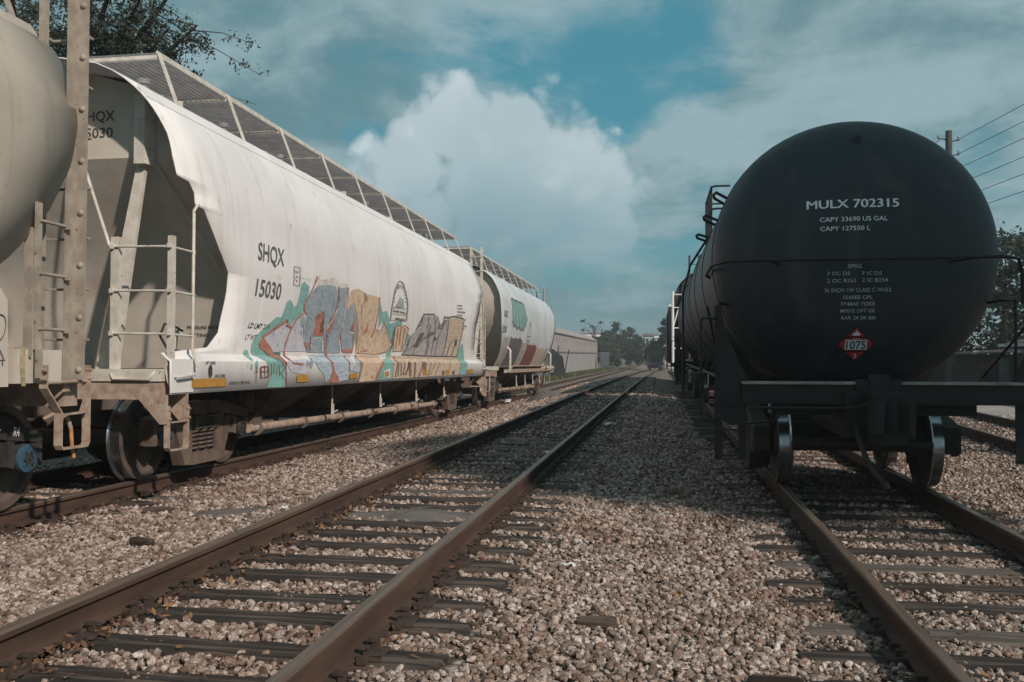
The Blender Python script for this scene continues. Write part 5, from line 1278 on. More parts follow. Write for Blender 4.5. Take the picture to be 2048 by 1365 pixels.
# ------------------------------------------------------------------ the black tank wagon
def tank_car():
    YN, YF, RC, RR = 10.5, 28.4, 2.53, 1.51
    yc = (YN + YF) / 2; hl = (YF - YN) / 2
    fx, fz = TRACKS['T']; g = .0039
    root = empty('tank_wagon', (fx(yc), yc, fz(yc)), (math.atan(g), 0, math.atan(.0022)))
    tag(root, 'black tank wagon marked MULX 702315 with a red flammable gas placard', 'tank wagon')
    tm = M['tank_steel']
    hd = .75; prof = []
    for i in range(0, 19):
        u = math.pi / 2 * i / 18; prof.append((-hl - hd * math.cos(u), max(RR * math.sin(u), .002)))
    body = prof + [(y, RR) for y in np.linspace(-hl, hl, 9)[1:]] + [(-a, r) for a, r in prof[::-1][1:]]
    n = 96; b = MB().lathe(body, 'y', n, (0, 0, RC)); tank = b.build('tank', M['tank_black'], root, 60)
    for yy in [-hl + .02] + list(np.linspace(-hl + 2.4, hl - 2.4, 6)) + [hl - .02]:
        b = MB(); b.tube([((RR + .001) * math.cos(2 * math.pi * k / 64), yy, RC + (RR + .001) * math.sin(2 * math.pi * k / 64)) for k in range(65)], .011, 5, False); b.build('weld_seam', M['tank_steel'], tank, 60)
    def hy(x, z, k=.004):
        r2 = min((x * x + (z - RC) ** 2) / RR ** 2, .999); return -hl - hd * math.sqrt(1 - r2) - k
    for s, x, z, w, h in TANK_TEXT:
        if s == 'PL': continue
        V, F = text_flat(s, .0 if s.startswith('MULX') else .006)
        if s.startswith('MULX'):
            drape([([(x + .007 + p[0] * w, z + .003 + p[1] * h) for p in V], F)], lambda a, c: (a, hy(a, c, .0050), c), (), 'stencil_lettering', M['stencil_white'], root)
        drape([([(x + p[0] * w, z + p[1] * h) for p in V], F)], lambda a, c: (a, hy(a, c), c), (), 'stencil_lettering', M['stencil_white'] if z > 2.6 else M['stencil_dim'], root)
    # placard
    cx, cz, R = -.075, 1.559, .176
    pl = empty_part = None
    def flat(poly, k, m, name, par): 
        o = MB(); n = len(poly); o.add([(p[0], hy(p[0], p[1], .010) - k, p[1]) for p in poly] + [(p[0], hy(p[0], p[1], .010) - k - .003, p[1]) for p in poly],
                 [tuple(range(n))[::-1], tuple(range(n, 2 * n))] + [(i, (i + 1) % n, (i + 1) % n + n, i + n) for i in range(n)]); return o.build(name, m, par)
    D = lambda u, v: (cx + u * R, cz + v * R)
    board = flat([D(-1.06, 0), D(0, -1.06), D(1.06, 0), D(0, 1.06)], 0, M['tank_steel'], 'placard', root)
    flat([D(-.52, .46), D(.52, .46), D(0, .98)], .004, M['placard_red'], 'placard_panel', board)
    flat([D(-.62, .36), D(.62, .36), D(.98, 0), D(.62, -.36), D(-.62, -.36), D(-.98, 0)], .004, M['placard_red'], 'placard_panel', board)
    flat([D(-.52, -.46), D(0, -.98), D(.52, -.46)], .004, M['placard_red'], 'placard_panel', board)
    flat([D(-.62, .25), D(.62, .25), D(.62, -.33), D(-.62, -.33)], .008, M['placard_white'], 'number_panel', board)
    V, F = text_flat('1075', .02); drape([([D(-.56 + p[0] * 1.12, -.28 + p[1] * .48) for p in V], F)], lambda a, c: (a, hy(a, c, .0225), c), (), 'lettering', M['ink'], board)
    V, F = text_flat('2'); drape([([D(-.08 + p[0] * .17, -.80 + p[1] * .24) for p in V], F)], lambda a, c: (a, hy(a, c, .0185), c), (), 'lettering', M['placard_white'], board)
    fl = [(-.02, .50), (-.20, .52), (-.24, .60), (-.17, .66), (-.15, .60), (-.10, .72), (-.09, .64), (-.02, .84), (.03, .70), (.06, .78), (.10, .62), (.14, .68), (.22, .56), (.16, .51)]
    flat([D(u, v) for u, v in fl], .008, M['placard_white'], 'flame_symbol', board)
    flat([D(-.22, .30), D(.22, .30), D(.18, .33), D(-.18, .33)], .008, M['placard_white'], 'flame_symbol', board)
    MB().rod((-.03, hy(-.03, 3.75), 3.75), (-.03, hy(-.03, 3.75) - .03, 3.745), .04, 14).build('lift_lug', M['tank_black'], tank, 40)
    ya = -hl - 1.28     # near end sill
    for e in (-1, 1):
        ys = e * (hl + 1.28)
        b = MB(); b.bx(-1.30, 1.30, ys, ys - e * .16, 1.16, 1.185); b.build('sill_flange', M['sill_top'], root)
        b = MB(); b.bx(-1.30, 1.30, ys - e * .03, ys - e * .06, .98, 1.157); b.bx(-1.30, 1.30, ys - e * .03, ys - e * .15, .965, .982); b.build('end_sill', tm, root)
        MB().bx(-1.28, 1.28, ys - e * .165, ys - e * .75, 1.13, 1.15).build('end_platform', tm, root)
        b = MB(); b.bx(-.33, .33, ys + e * .02, e * (hl - 1.6), .64, 1.10); b.bx(-.22, .20, ys + e * .025, ys - e * .05, .98, 1.21); b.bx(-.1, .08, ys + e * .05, ys, 1.1, 1.26); b.build('stub_sill', tm, root)
        b = MB(); b.prism([(-1.35, 1.75), (-1.0, 1.05), (1.0, 1.05), (1.35, 1.75), (.9, 1.22), (0, 1.02), (-.9, 1.22)], 'y', e * (hl - .9), e * (hl - 1.15)); b.build('bolster_saddle', tm, root)
        coupler(root, e, hl + 1.28, tm, .87)
        # hand rail round the end of the tank
        pts = [(-1.36, e * (hl - .8), 2.30), (-1.55, e * (hl - .6), 2.40), (-1.55, e * (hl + .55), 2.41), (-1.42, e * (hl + 1.0), 2.41), (-1.2, e * (hl + 1.06), 2.41), (1.2, e * (hl + 1.06), 2.41), (1.36, e * (hl + 1.02), 2.39), (1.40, e * (hl + 1.0), 2.24), (1.40, e * (hl + 1.0), 1.95)]
        MB().tube(pts, .018, 8).build('hand_rail', tm, root, 60)
        for x in (-1.0, 1.0): MB().rod((x, e * (hl + 1.06), 2.41), (x * .8, e * (hl + .40), 2.41), .014).build('rail_bracket', tm, root, 60)
        for s in (-1, 1):
            # corner brackets, ladders and steps hanging below the deck
            x = s * 1.36
            b = MB().prism([(x - s * .14, 1.16), (x + s * .10, 1.70), (x + s * .14, 1.95), (x + s * .20, 1.95), (x + s * .20, .82), (x + s * .02, .74), (x - s * .10, .78), (x - s * .10, 1.0)], 'y', ys - e * .09, ys - e * .075); b.build('corner_bracket', tm, root)
            for xx in (x - s * .07, x + s * .17):
                MB().strap([(xx, ys - e * .08, 1.12), (xx, ys - e * .08, .40)], (1, 0, 0), .075, .016).build('ladder_stile', tm, root)
            for z in (.44, .70, .95): MB().strap([(x - s * .07, ys - e * .08, z), (x + s * .17, ys - e * .08, z)], (0, 1, 0), .06, .014).build('step', tm, root)
            MB().tube([(x + s * .17, ys - e * .06, 1.82), (x + s * .32, ys - e * .06, 1.82), (x + s * .34, ys - e * .06, 1.78), (x + s * .34, ys - e * .06, .84), (x + s * .31, ys - e * .06, .80), (x + s * .17, ys - e * .06, .80)], .014, 8).build('grab_iron', tm, root, 60)
            MB().tube([(x - s * .02, e * (hl + .2), 2.0), (x + s * .1, e * (hl + .3), 2.02), (x + s * .12, e * (hl + .6), 2.0), (x + s * .12, e * (hl + .6), 1.2)], .016, 8).build('grab_iron', tm, root, 60)
            MB().rod((s * 1.62, e * (hl + .95), 1.95), (s * 1.40, e * (hl - .1), 1.2), .014).build('brace_rod', tm, root, 60)
    # side brake pipe, gear along the left side
    MB().rod((-1.28, -hl + 1.2, 1.12), (-1.28, hl - 1.2, 1.10), .028, 10).build('side_pipe', tm, root, 60)
    for s in (-1, 1):
        for yy in np.linspace(-hl + 2.4, hl - 2.4, 7): MB().strap([(s * 1.30, yy, 1.10), (s * 1.12, yy, 1.48)], (0, 1, 0), .06, .014).build('pipe_bracket', tm, root)
    # dome, platform and ladders half way along
    MB().lathe([(RC + RR - .12, .52), (RC + RR + .30, .52), (RC + RR + .34, .46), (RC + RR + .36, .1)], 'z', 32).build('valve_dome', tm, root, 30)
    for s in (-1, 1): MB().bx(s * 1.06, s * .50, -1.1, 1.1, RC + 1.30, RC + 1.34).build('dome_platform', tm, root)
    for s in (-1, 1):
        for h in (.5, .95): MB().tube([(s * .7, -1.1, RC + 1.3 + h), (s * .98, -1.1, RC + 1.3 + h), (s * 1.06, -1.0, RC + 1.3 + h), (s * 1.06, 1.0, RC + 1.3 + h), (s * .98, 1.1, RC + 1.3 + h), (s * .7, 1.1, RC + 1.3 + h)], .02, 8).build('platform_rail', tm, root, 60)
        for yy in (-1.0, -.3, .3, 1.0): MB().rod((s * 1.06, yy, RC + 1.3), (s * 1.06, yy, RC + 2.25), .02, 8).build('platform_post', tm, root, 60)
        for yy in (-.25, .25): MB().tube([(s * 1.60, yy, .6), (s * 1.60, yy, 2.7), (s * 1.45, yy, 3.3), (s * 1.10, yy, 3.85)], .02, 8).build('ladder_stile', tm, root, 60)
        for z in np.arange(.7, 3.2, .33): MB().rod((s * 1.60 - s * max(0, z - 2.7) * .25, -.25, z), (s * 1.60 - s * max(0, z - 2.7) * .25, .25, z), .013, 6).build('ladder_rung', tm, root, 60)
        for e in (-1, 1): MB().strap([(s * 1.03, e * 1.0, RC + 1.30), (s * 1.30, e * 1.0, RC + .78)], (0, 1, 0), .07, .014).build('platform_bracket', tm, root)
    # lading fittings and grab hoops seen along the top left of the shell
    for yy, u in ((-hl + .75, 2.60), (-hl + 1.6, 2.70), (-hl + 2.3, 2.80)):
        c = Vector((RR * math.cos(u), yy, RC + RR * math.sin(u))); o = Vector((math.cos(u), 0, math.sin(u)))
        MB().tube([c + Vector((0, -.22, 0)), c + o * .16 + Vector((0, -.20, 0)), c + o * .18, c + o * .16 + Vector((0, .20, 0)), c + Vector((0, .22, 0))], .018, 8).build('grab_hoop', tm, root, 60)
    # brake rigging and slack gear that fill the space under the end
    for e in (-1, 1):
        yy = e * (hl + .25)
        MB().bx(-.62, .62, e * (hl - 1.3), e * (hl - .35), .40, .66).build('truck_bolster_cover', M['truck_black'], root)
        MB().rod((-.70, e * (hl + .52), .50), (.70, e * (hl + .52), .50), .035, 8).build('brake_beam', M['truck_black'], root, 60)
        for s in (-1, 1):
            MB().strap([(s * .70, e * (hl + .52), .50), (0, e * (hl + .1), .42)], (0, 0, 1), .07, .02).build('brake_strut', M['truck_black'], root)
            MB().bx(s * .36, s * .98, e * (hl + .98), e * (hl + .80), .84, .962).build('crossbearer', tm, root)
        MB().bx(-.16, .14, e * (hl + 1.30), e * (hl + 1.72), .62, 1.10).build('yoke_block', tm, root)
        MB().tube([(-1.20, e * (hl + 1.34), .93), (-.3, e * (hl + 1.36), .93), (-.12, e * (hl + 1.5), .98)], .016, 8).build('uncoupling_rod', tm, root, 60)
    tcn = hl - .89
    truck(root, -tcn, M['truck_black'], 0); truck(root, tcn, M['truck_black'], 0)
    b = MB().lathe([(-.30, .17), (.30, .17)], 'x', 20, (.55, -hl + .9, 1.25)); b.build('brake_cylinder', tm, root, 30)
    MB().rod((-1.22, ya + .5, .72), (-1.22, ya + .5, .52), .012, 6).build('lever_grip', M['yellow_handle'], root)
    b = MB().tube([(-.8, ya + .05, .98), (-1.0, ya - .02, .80), (-1.22, ya + .3, .75), (-1.22, ya + .5, .74)], .014, 6); b.build('cut_lever', tm, root, 60)
    return root
tank_car()
# ------------------------------------------------------------------ trees and plants
def leaves(n, centres, spread, size, seed, droop=0.0, aspect=.5):
    r = np.random.default_rng(seed)
    c = centres[r.integers(0, len(centres), n)]
    d = r.normal(size=(n, 3)); d /= np.linalg.norm(d, axis=1)[:, None] + 1e-9
    p = c + d * (np.abs(r.normal(0, 1, n)) ** .7)[:, None] * np.asarray(spread)
    a = r.normal(size=(n, 3)); a /= np.linalg.norm(a, axis=1)[:, None]
    b = np.cross(a, r.normal(size=(n, 3))); b /= np.linalg.norm(b, axis=1)[:, None] + 1e-9
    s = (size * r.uniform(.6, 1.25, n))[:, None]
    t = np.cross(a, b) * s * .12
    V = np.stack([p - a * s, p - b * s * aspect + t, p + a * s, p + b * s * aspect + t], 1).reshape(-1, 3)
    F = np.arange(n * 4).reshape(-1, 4)
    return V, F
def tree(name, label, base, h, cr, n, leaf, m, seed, clumps=40, trunk_h=.45, r0=.16, group=None, crown_lo=.30, lean=(0, 0), cat='tree', clump_r=.22):
    r = random.Random(seed); root = empty(name, base); tag(root, label, cat, group)
    b = MB(); top = Vector((lean[0], lean[1], h * .8))
    pts = [Vector((r.uniform(-.05, .05) * h * .2 * (i > 0), r.uniform(-.05, .05) * h * .2 * (i > 0), 0)) + top * (i / 6) for i in range(7)]
    b.tube(pts, [r0 * (1 - .13 * i) for i in range(7)], 9)
    cen = []
    for k in range(clumps):
        for _ in range(30):
            q = Vector((r.uniform(-1, 1), r.uniform(-1, 1), r.uniform(-1, 1)))
            if .35 < q.length < 1: break
        zz = crown_lo * h + (q.z * .5 + .5) * h * (1 - crown_lo) * .93
        wf = math.sin(math.pi * min(1, max(.12, (zz / h - crown_lo) / (1 - crown_lo) * .85 + .12))) ** .6
        cen.append((q.x * cr * wf * r.uniform(.8, 1.1) + lean[0] * zz / h, q.y * cr * wf + lean[1] * zz / h, zz))
        if k < 14:
            st = pts[r.choice([2, 3, 4, 5])]; mid = (st + Vector(cen[-1])) / 2 + Vector((0, 0, -.04 * h))
            b.tube([st, mid, Vector(cen[-1])], [r0 * .42, r0 * .25, r0 * .06], 6)
    b.build('trunk', M['bark'], root, 50)
    V, F = leaves(n, np.array(cen), (cr * clump_r * 1.1, cr * clump_r * 1.1, cr * clump_r * .8), leaf, seed)
    link(bpy.data.objects.new('crown', np_mesh('crown', V, F, m)), root)
    return root
def gz(x, y): return ground_z(x, y) - .04

# live oak overhanging the hoppers, twigs drawn leaf by leaf
def oak():
    root = empty('oak_tree', (-14.5, 19.5, gz(-14.5, 19.5))); tag(root, 'oak tree hanging its leafy branches over the roofs of the hopper wagons', 'tree')
    r = random.Random(11); b = MB(); O = Vector((-14.5, 19.5, gz(-14.5, 19.5)))
    b.tube([Vector((0, 0, 0)), Vector((.15, -.1, 1.6)), Vector((.1, -.3, 3.4)), Vector((.4, -.6, 5.2))], [.55, .42, .38, .30], 14)
    tw = MB(); cen = []
    ends = [(-10.7, 15.6, 8.3), (-10.2, 16.0, 7.9), (-9.7, 15.6, 8.2), (-9.3, 15.9, 7.7), (-8.9, 15.6, 8.5), (-10.4, 15.0, 7.8), (-9.9, 15.2, 8.6), (-9.1, 16.6, 8.0), (-11.4, 15.2, 8.0), (-11.9, 14.8, 8.4), (-14, 17, 10.5), (-16, 19, 10), (-13, 21, 10.5), (-15, 22, 9), (-17, 17, 9)]
    for i, e in enumerate(ends):
        E = Vector(e) - O; s = Vector((.3, -.5, 4.3 + .06 * i)); mid = (s + E) / 2 + Vector((0, 0, .9))
        pth = [s, s.lerp(mid, .5) + Vector((0, 0, .3)), mid, mid.lerp(E, .6), E]
        b.tube(pth, [.16, .12, .08, .05, .02], 7)
        for k in range(24):
            u = r.uniform(.45, 1.0); j = min(int(u * 4), 3); p = pth[j].lerp(pth[j + 1], u * 4 - j)
            q = p + Vector((r.gauss(0, .55), r.gauss(0, .55), r.uniform(-.75, .25)))
            tw.tube([p, (p + q) / 2 + Vector((0, 0, .08)), q], [.014, .009, .004], 4)
            for w in range(8): cen.append(tuple(p.lerp(q, r.uniform(.3, 1.05)) + Vector((r.gauss(0, .07), r.gauss(0, .07), r.gauss(0, .06)))))
    b.build('trunk', M['bark'], root, 50); tag(tw.build('twigs', M['bark'], root), kind='stuff')
    V, F = leaves(30000, np.array(cen), (.13, .13, .11), .046, 21, aspect=.42)
    link(bpy.data.objects.new('crown', np_mesh('crown', V, F, M['leaf_oak'])), root)
oak()

# bushes added to darken the gaps behind the near wagons
for i, (x, y, h, lb) in enumerate([(-12.5, 9.5, 4.2, 'dark bush added to darken the gap behind the nearest hopper ladder'), (-14.5, 13.0, 4.8, 'taller dark bush added to darken the gap between the first two hoppers'), (-13.0, 16.5, 3.8, 'low dark bush added behind the long white hopper')]):
    tree('bush', lb, (x, y, gz(x, y)), h, 2.3, 6000, .10, M['leaf_dark'], 170 + i, 40, group='bushes added behind the hopper wagons', crown_lo=.0, r0=.1, cat='bush')

# scrub and trees at the far left end of the yard
far = [(-11.6, 186, 8.6, 2.6, 'leaf_dark', 'grey-green bushy tree just past the warehouse corner'), (-10.4, 182, 7.6, 2.4, 'leaf_mid', 'pale scrubby tree in front of the far thicket'), (-9.0, 190, 9.6, 2.8, 'leaf_dark', 'tallest dark tree in the thicket past the warehouse'),
       (-6.6, 196, 9.0, 2.6, 'leaf_dark', 'rounded dark tree at the thicket right of centre'), (-4.6, 200, 7.2, 2.0, 'leaf_mid', 'yellowish tree at the right end of the far thicket'), (-11.0, 205, 8.6, 3.0, 'leaf_dark', 'tree standing behind the thicket')]
for i, (x, y, h, c, m, lb) in enumerate(far):
    tree('tree', lb, (x, y, -1.0), h, c, 5200, .26, M[m], 60 + i, 42, group='trees past the warehouse', crown_lo=.04, r0=.2)
def dead_tree():
    root = empty('bare_tree', (-13.4, 183, -1.0)); tag(root, 'thin nearly bare tree sticking up above the thicket', 'tree'); r = random.Random(9); b = MB(); cen = []
    b.tube([(0, 0, 0), (.2, 0, 3), (.1, 0, 6), (.4, 0, 8)], [.22, .18, .12, .07], 8)
    for k in range(11):
        z = r.uniform(5, 8); e = Vector((r.uniform(-2.4, 2.6), r.uniform(-1, 1), z + r.uniform(.8, 2.6))); b.tube([(.2, 0, z), (e + Vector((.2, 0, z))) / 2 + Vector((0, 0, .3)), e], [.09, .06, .03], 5)
        if k % 2: cen.append(tuple(e))
    b.build('trunk', M['bark'], root); V, F = leaves(260, np.array(cen), (.4, .4, .25), .2, 5); link(bpy.data.objects.new('crown', np_mesh('crown', V, F, M['leaf_dark'])), root)
dead_tree()
tree('tree', 'tall leafy tree behind the far wagons, right of the vanishing point', (1.15, 150, -1.2), 9.0, 1.75, 6500, .24, M['leaf_dark'], 81, 46, crown_lo=.22, r0=.22)
right = [(16.5, 37, 8.4, 3.6, 'dark tree behind the fence beside the tank wagon'), (20.5, 40, 9.2, 4.2, 'big dark tree behind the fence at the right edge'), (13.6, 52, 8.2, 3.6, 'dark tree far behind the fence, mostly hidden by the tank'), (24, 33, 8.6, 4.0, 'tree past the right edge of the view'), (17.5, 50, 8.8, 4.2, 'tree filling the gap behind the fence trees')]
for i, (x, y, h, c, lb) in enumerate(right):
    tree('tree', lb, (x, y, -.4), h, c, 7500, .15, M['leaf_dark'], 90 + i, 52, group='trees along the road', crown_lo=.02, r0=.24)

# the row goes on past the right edge of the view; these shade the end of the tank wagon
shade_tree = tree('tree', 'leafy roadside tree past the right edge, shading the end of the tank wagon', (9.25, 3.1, -.3), 11.6, 2.35, 34000, .13, M['leaf_dark'], 130, 80, group='trees along the road', crown_lo=.57, r0=.22, clump_r=.22)

# ------------------------------------------------------------------ road, fence, house and poles on the right
def road():
    rows = []
    for y in np.arange(6, 140, 4):
        e = 7.15 + .064 * y; z = ground_z(e, y) + .0
        rows.append([(e, y, ground_z(e, y) - .02), (e + 1.7, y, zQ(y) - .20), (e + 3.6, y, zQ(y) - .205)])
    tag(MB().grid(rows).build('road', M['road'], smooth=40), kind='structure')
    k = MB(); ys = np.arange(6, 140, 4)
    k.strap([(7.15 + 3.7 + .064 * y, y, zQ(y) - .14) for y in ys], (1, .064, 0), .16, .16)
    tag(k.build('kerb', M['concrete']), kind='structure')
road()
def plank_fence():
    root = empty('plank_fence', (12.4, 20, -.25)); tag(root, 'grey upright plank fence across the road behind the tank wagon', 'fence'); r = random.Random(2)
    me = MB().prism([(-.07, 0), (.07, 0), (.07, 1.62), (.035, 1.68), (-.035, 1.68), (-.07, 1.62)], 'y', -.011, .011).mesh('plank', M['fence_wood'])
    for i in range(270):
        y = i * .155; p = part('plank', me, root); p.location = (.064 * y, y + 4, r.uniform(-.03, .03)); p.rotation_euler = (0, r.uniform(-.01, .01), math.pi / 2 - .064)
    for z in (.4, 1.3): MB().strap([(.05, 4, z), (.05 + .064 * 41.6, 45.6, z)], (0, 0, 1), .09, .04).build('rail', M['fence_wood'], root)
    for i in range(17): MB().bx(.06 + .064 * i * 2.5, .15 + .064 * i * 2.5, 4 + i * 2.5, 4.09 + i * 2.5, -.1, 1.7).build('post', M['fence_wood'], root)
plank_fence()
def house():
    root = empty('house', (17, 36, -.3)); tag(root, 'low grey house with a white eave line behind the fence', 'house')
    MB().bx(-2.6, 4.5, -4, 4, 0, 2.15).build('wall', M['house_grey'], root)
    rf = MB().prism([(-3.0, 2.15), (4.9, 2.15), (.95, 3.2)], 'y', -4.4, 4.4).build('roof', M['roof_trim'], root)
    MB().bx(-3.06, 4.96, -4.46, -4.38, 2.06, 2.18).bx(-3.06, -2.98, -4.38, 4.46, 2.06, 2.18).build('gutter', M['far_white'], rf)
    for y in (-2.4, .4, 2.6):
        w = MB().bx(-2.66, -2.60, y, y + 1.0, .9, 1.9).build('window', M['far_white'], root); MB().bx(-2.68, -2.661, y + .08, y + .92, .98, 1.82).build('pane', M['glass_dark'], w)
    w = MB().bx(0, 1.4, -4.06, -4.0, .9, 1.9).build('window', M['far_white'], root); MB().bx(.08, 1.32, -4.08, -4.061, .98, 1.82).build('pane', M['glass_dark'], w)
house()
def shed():
    root = empty('shed', (13.3, 38.5, -.3)); tag(root, 'small dark lean-to shed with a pale roof edge beside the house', 'shed')
    MB().bx(-1.2, 1.4, -1.2, 1.2, 0, 1.75).build('wall', M['fence_wood'], root); rf = MB().prism([(-1.4, 1.75), (1.6, 1.95), (1.6, 2.02), (-1.4, 1.82)], 'y', -1.4, 1.4).build('roof', M['roof_trim'], root)
    MB().bx(-1.42, 1.62, -1.45, -1.40, 1.82, 1.90).build('fascia', M['concrete'], rf); MB().bx(-.4, .4, -1.23, -1.2, 0, 1.6).build('door', M['mesh_fence'], root)
shed()
def pole(x, y, z0, h, label):
    root = empty('utility_pole', (x, y, z0)); tag(root, label, 'utility pole', 'poles along the road')
    MB().tube([(0, 0, 0), (0, 0, h * .5), (0, 0, h)], [.19, .165, .14], 14).build('shaft', M['pole_wood'], root, 50)
    for z, s in ((h - .35, -1), (h - 1.0, -1), (h - 1.7, -1), (h - .45, 1), (h - 1.1, 1)):
        a = MB().tube([(0, 0, z - .1), (s * .25, 0, z), (s * .42, 0, z)], .03, 6).build('insulator_arm', M['pole_wood'], root)
        MB().lathe([(0, .05), (.05, .075), (.09, .05), (.14, .07), (.18, .03)], 'z', 10, (s * .42, 0, z)).build('insulator', M['far_grey'], a, 40)
    return root
pole(12.9, 43.2, -.4, 11.95, 'wooden utility pole rising behind the black tank'); pole(15.6, 6.0, -.3, 12.9, 'wooden utility pole nearer the camera, past the right edge'); pole(10.5, 82, -.8, 12.9, 'farther utility pole hidden behind the tank wagon')
for i, (z, dx) in enumerate([(11.15, .42), (10.5, .42), (9.85, .42), (9.05, .2), (8.4, .2), (7.75, .2), (6.0, .15)]):
    P = [Vector((12.9 + dx, 43.2, z)), Vector((15.6 + dx, 6.0, z + .7 + (.3 if i == 6 else 0)))]; n = 18
    w = MB().tube([P[0].lerp(P[1], k / n) + Vector((0, 0, -.5 * math.sin(math.pi * k / n))) for k in range(n + 1)], .013, 5)
    tag(w.build('overhead_wire', M['wire']), '%s overhead wire running right from the utility pole' % ['topmost', 'second highest', 'third highest', 'fourth', 'fifth', 'sixth', 'lowest, separate'][i], 'wire', 'wires on the utility pole')
for i, z in enumerate((11.15, 10.5, 9.85)):
    P = [Vector((12.5, 43.2, z)), Vector((10.1, 82, z - .2))]; n = 14
    w = MB().tube([P[0].lerp(P[1], k / n) + Vector((0, 0, -.6 * math.sin(math.pi * k / n))) for k in range(n + 1)], .013, 5)
    tag(w.build('overhead_wire', M['wire']), '%s overhead wire leading away behind the tank' % ['upper', 'middle', 'lower'][i], 'wire', 'wires leading away')

# ------------------------------------------------------------------ warehouse and far buildings
def warehouse():
    X, Y0, Y1 = -12.2, 58, 178; root = empty('warehouse', (X, Y0, 0)); tag(root, 'long pale pink-grey warehouse with a dark band along its wall', 'warehouse')
    def zb(y): return -.45 - .0026 * (y)      # foot of the wall follows the ground
    L = Y1 - Y0
    v = lambda x, y, z: (x, y, z)
    n = 12; H = 4.95
    for i in range(n):                         # wall panels between joints
        a, b = L * i / n + .03, L * (i + 1) / n - .03
        MB().bx(-.30, 0, a, b, -1.3, 1.95 - .25).build('lower_panel', M['warehouse_low'], root)
        MB().bx(-.30, .02, a, b, 1.86 - .25, H - .9).build('upper_panel', M['warehouse'], root)
        for k in range(3): 
            y = a + (b - a) * (k + .5) / 3; MB().bx(.021, .06, y - .05, y + .05, H - 2.0, H - 1.25).build('vent_slot', M['roof_trim'], root)
    MB().bx(-.05, .12, 0, L, 1.70, 1.85).build('band', M['roof_trim'], root)
    MB().bx(-.29, -.04, .03, L - .03, -1.3, H - .95).build('wall_core', M['roof_trim'], root)
    MB().prism([(.10, H - .9), (.16, H - .9), (-1.2, H + .05), (-18, H + 1.2), (-18, H - .9)], 'y', -.3, L + .2).build('roof', M['warehouse'], root)
    MB().bx(-.02, .20, -.3, L + .2, H - .98, H - .86).build('gutter', M['roof_trim'], root)
    MB().bx(-18, -.3, L - .05, L - .001, -1.3, H - .9).build('end_wall', M['far_dark'], root)
warehouse()
def slab(name, label, x, y, z, w, d, h, m, cat='building', wins=(), roofm='roof_trim'):
    root = empty(name, (x, y, z)); tag(root, label, cat)
    MB().bx(0, w, 0, d, 0, h).build('wall', M[m], root); MB().bx(-.4, w + .4, -.4, d, h + .002, h + .6).build('roof', M[roofm], root)
    for a, b, c, e in wins:
        f = MB().bx(a, b, -.12, -.002, c, e).build('window', M['far_white'], root); MB().bx(a + .2, b - .2, -.14, -.121, c + .2, e - .2).build('pane', M['glass_dark'], f)
slab('office_block', 'flat-roofed pale building showing over the warehouse roof', -25.5, 262, -1, 9, 12, 8.7, 'far_white', wins=[(.5, 3, 6, 7.8), (3.4, 5.6, 6, 7.8), (6, 8.5, 6, 7.8)], roofm='far_grey')
slab('office_block', 'grey and white block standing above the dark far hopper wagon', -4.6, 262, -1, 3.6, 10, 7.9, 'far_grey', wins=[(.4, 1.6, 5.4, 7.4), (2.0, 3.2, 5.4, 7.4)])
slab('white_annex', 'small bright white block beside the far grey building', -1.2, 255, -1, 1.5, 8, 7.1, 'far_white', roofm='far_white', wins=[(.7, 1.3, 5.6, 6.8)])
for i, (x, y, z, w, h, lb) in enumerate([(.9, 165, .75, 2.3, 1.3, 'upper white shed front glimpsed right of the far hopper'), (1.5, 160, -.95, 1.6, 1.1, 'lower white shed front glimpsed right of the far hopper')]):
    root = empty('white_shed', (x, y, -1.3)); tag(root, lb, 'shed')
    MB().bx(0, w, 0, 3, 0, z + h + 1.3).build('wall', M['far_white'], root); MB().prism([(-.2, z + h + 1.3), (w + .2, z + h + 1.3), (w / 2, z + h + 1.9)], 'y', -.2, 3.2).build('roof', M['roof_trim'], root)
    for k in range(2): MB().bx(.1, w - .1, -.06, -.002, .6 + k * 1.0, .95 + k * 1.0).build('shutter', M['far_dark'], root)
def tarp():
    root = empty('mesh_screen', (-11.2, 88, -.75)); tag(root, 'sagging dark mesh screen leaning by the warehouse wall', 'screen')
    for i, (x, h) in enumerate([(-2.6, 3.0), (-1.3, 2.8), (0, 2.9), (.9, 3.1), (1.9, 2.7)]):
        MB().rod((x, 0, 0), (x + .5 * (i > 2), 0, h), .05).build('post', M['far_dark'], root)
    MB().grid([[(-2.6 + 3.6 * u, .1 * math.sin(9 * u), z * (2.7 - .5 * math.sin(3 * u) ** 2) / 1) for u in np.linspace(0, 1, 12)] for z in (0.02, .5, 1)]).build('mesh_sheet', M['mesh_fence'], root, 50)
    MB().grid([[(.9 + 1.2 * u - .3 * z, -.2, z * (2.9 - .9 * u)) for u in np.linspace(0, 1, 5)] for z in (0.02, .5, 1)]).build('mesh_sheet', M['far_dark'], root, 50)
tarp()
def cabinet():
    root = empty('utility_cabinet', (-11.3, 172, -.9)); tag(root, 'grey-green utility cabinet at the end of the warehouse', 'cabinet')
    MB().bx(0, 1.7, 0, 1.2, 0, 2.6).build('body', M['box_green'], root); MB().bx(-.08, 1.78, -.08, 1.28, 2.602, 2.72).build('lid', M['far_grey'], root)
    for s in (.1, .9): MB().bx(s, s + .7, -.04, -.002, .2, 2.4).build('door', M['box_green'], root)
cabinet()
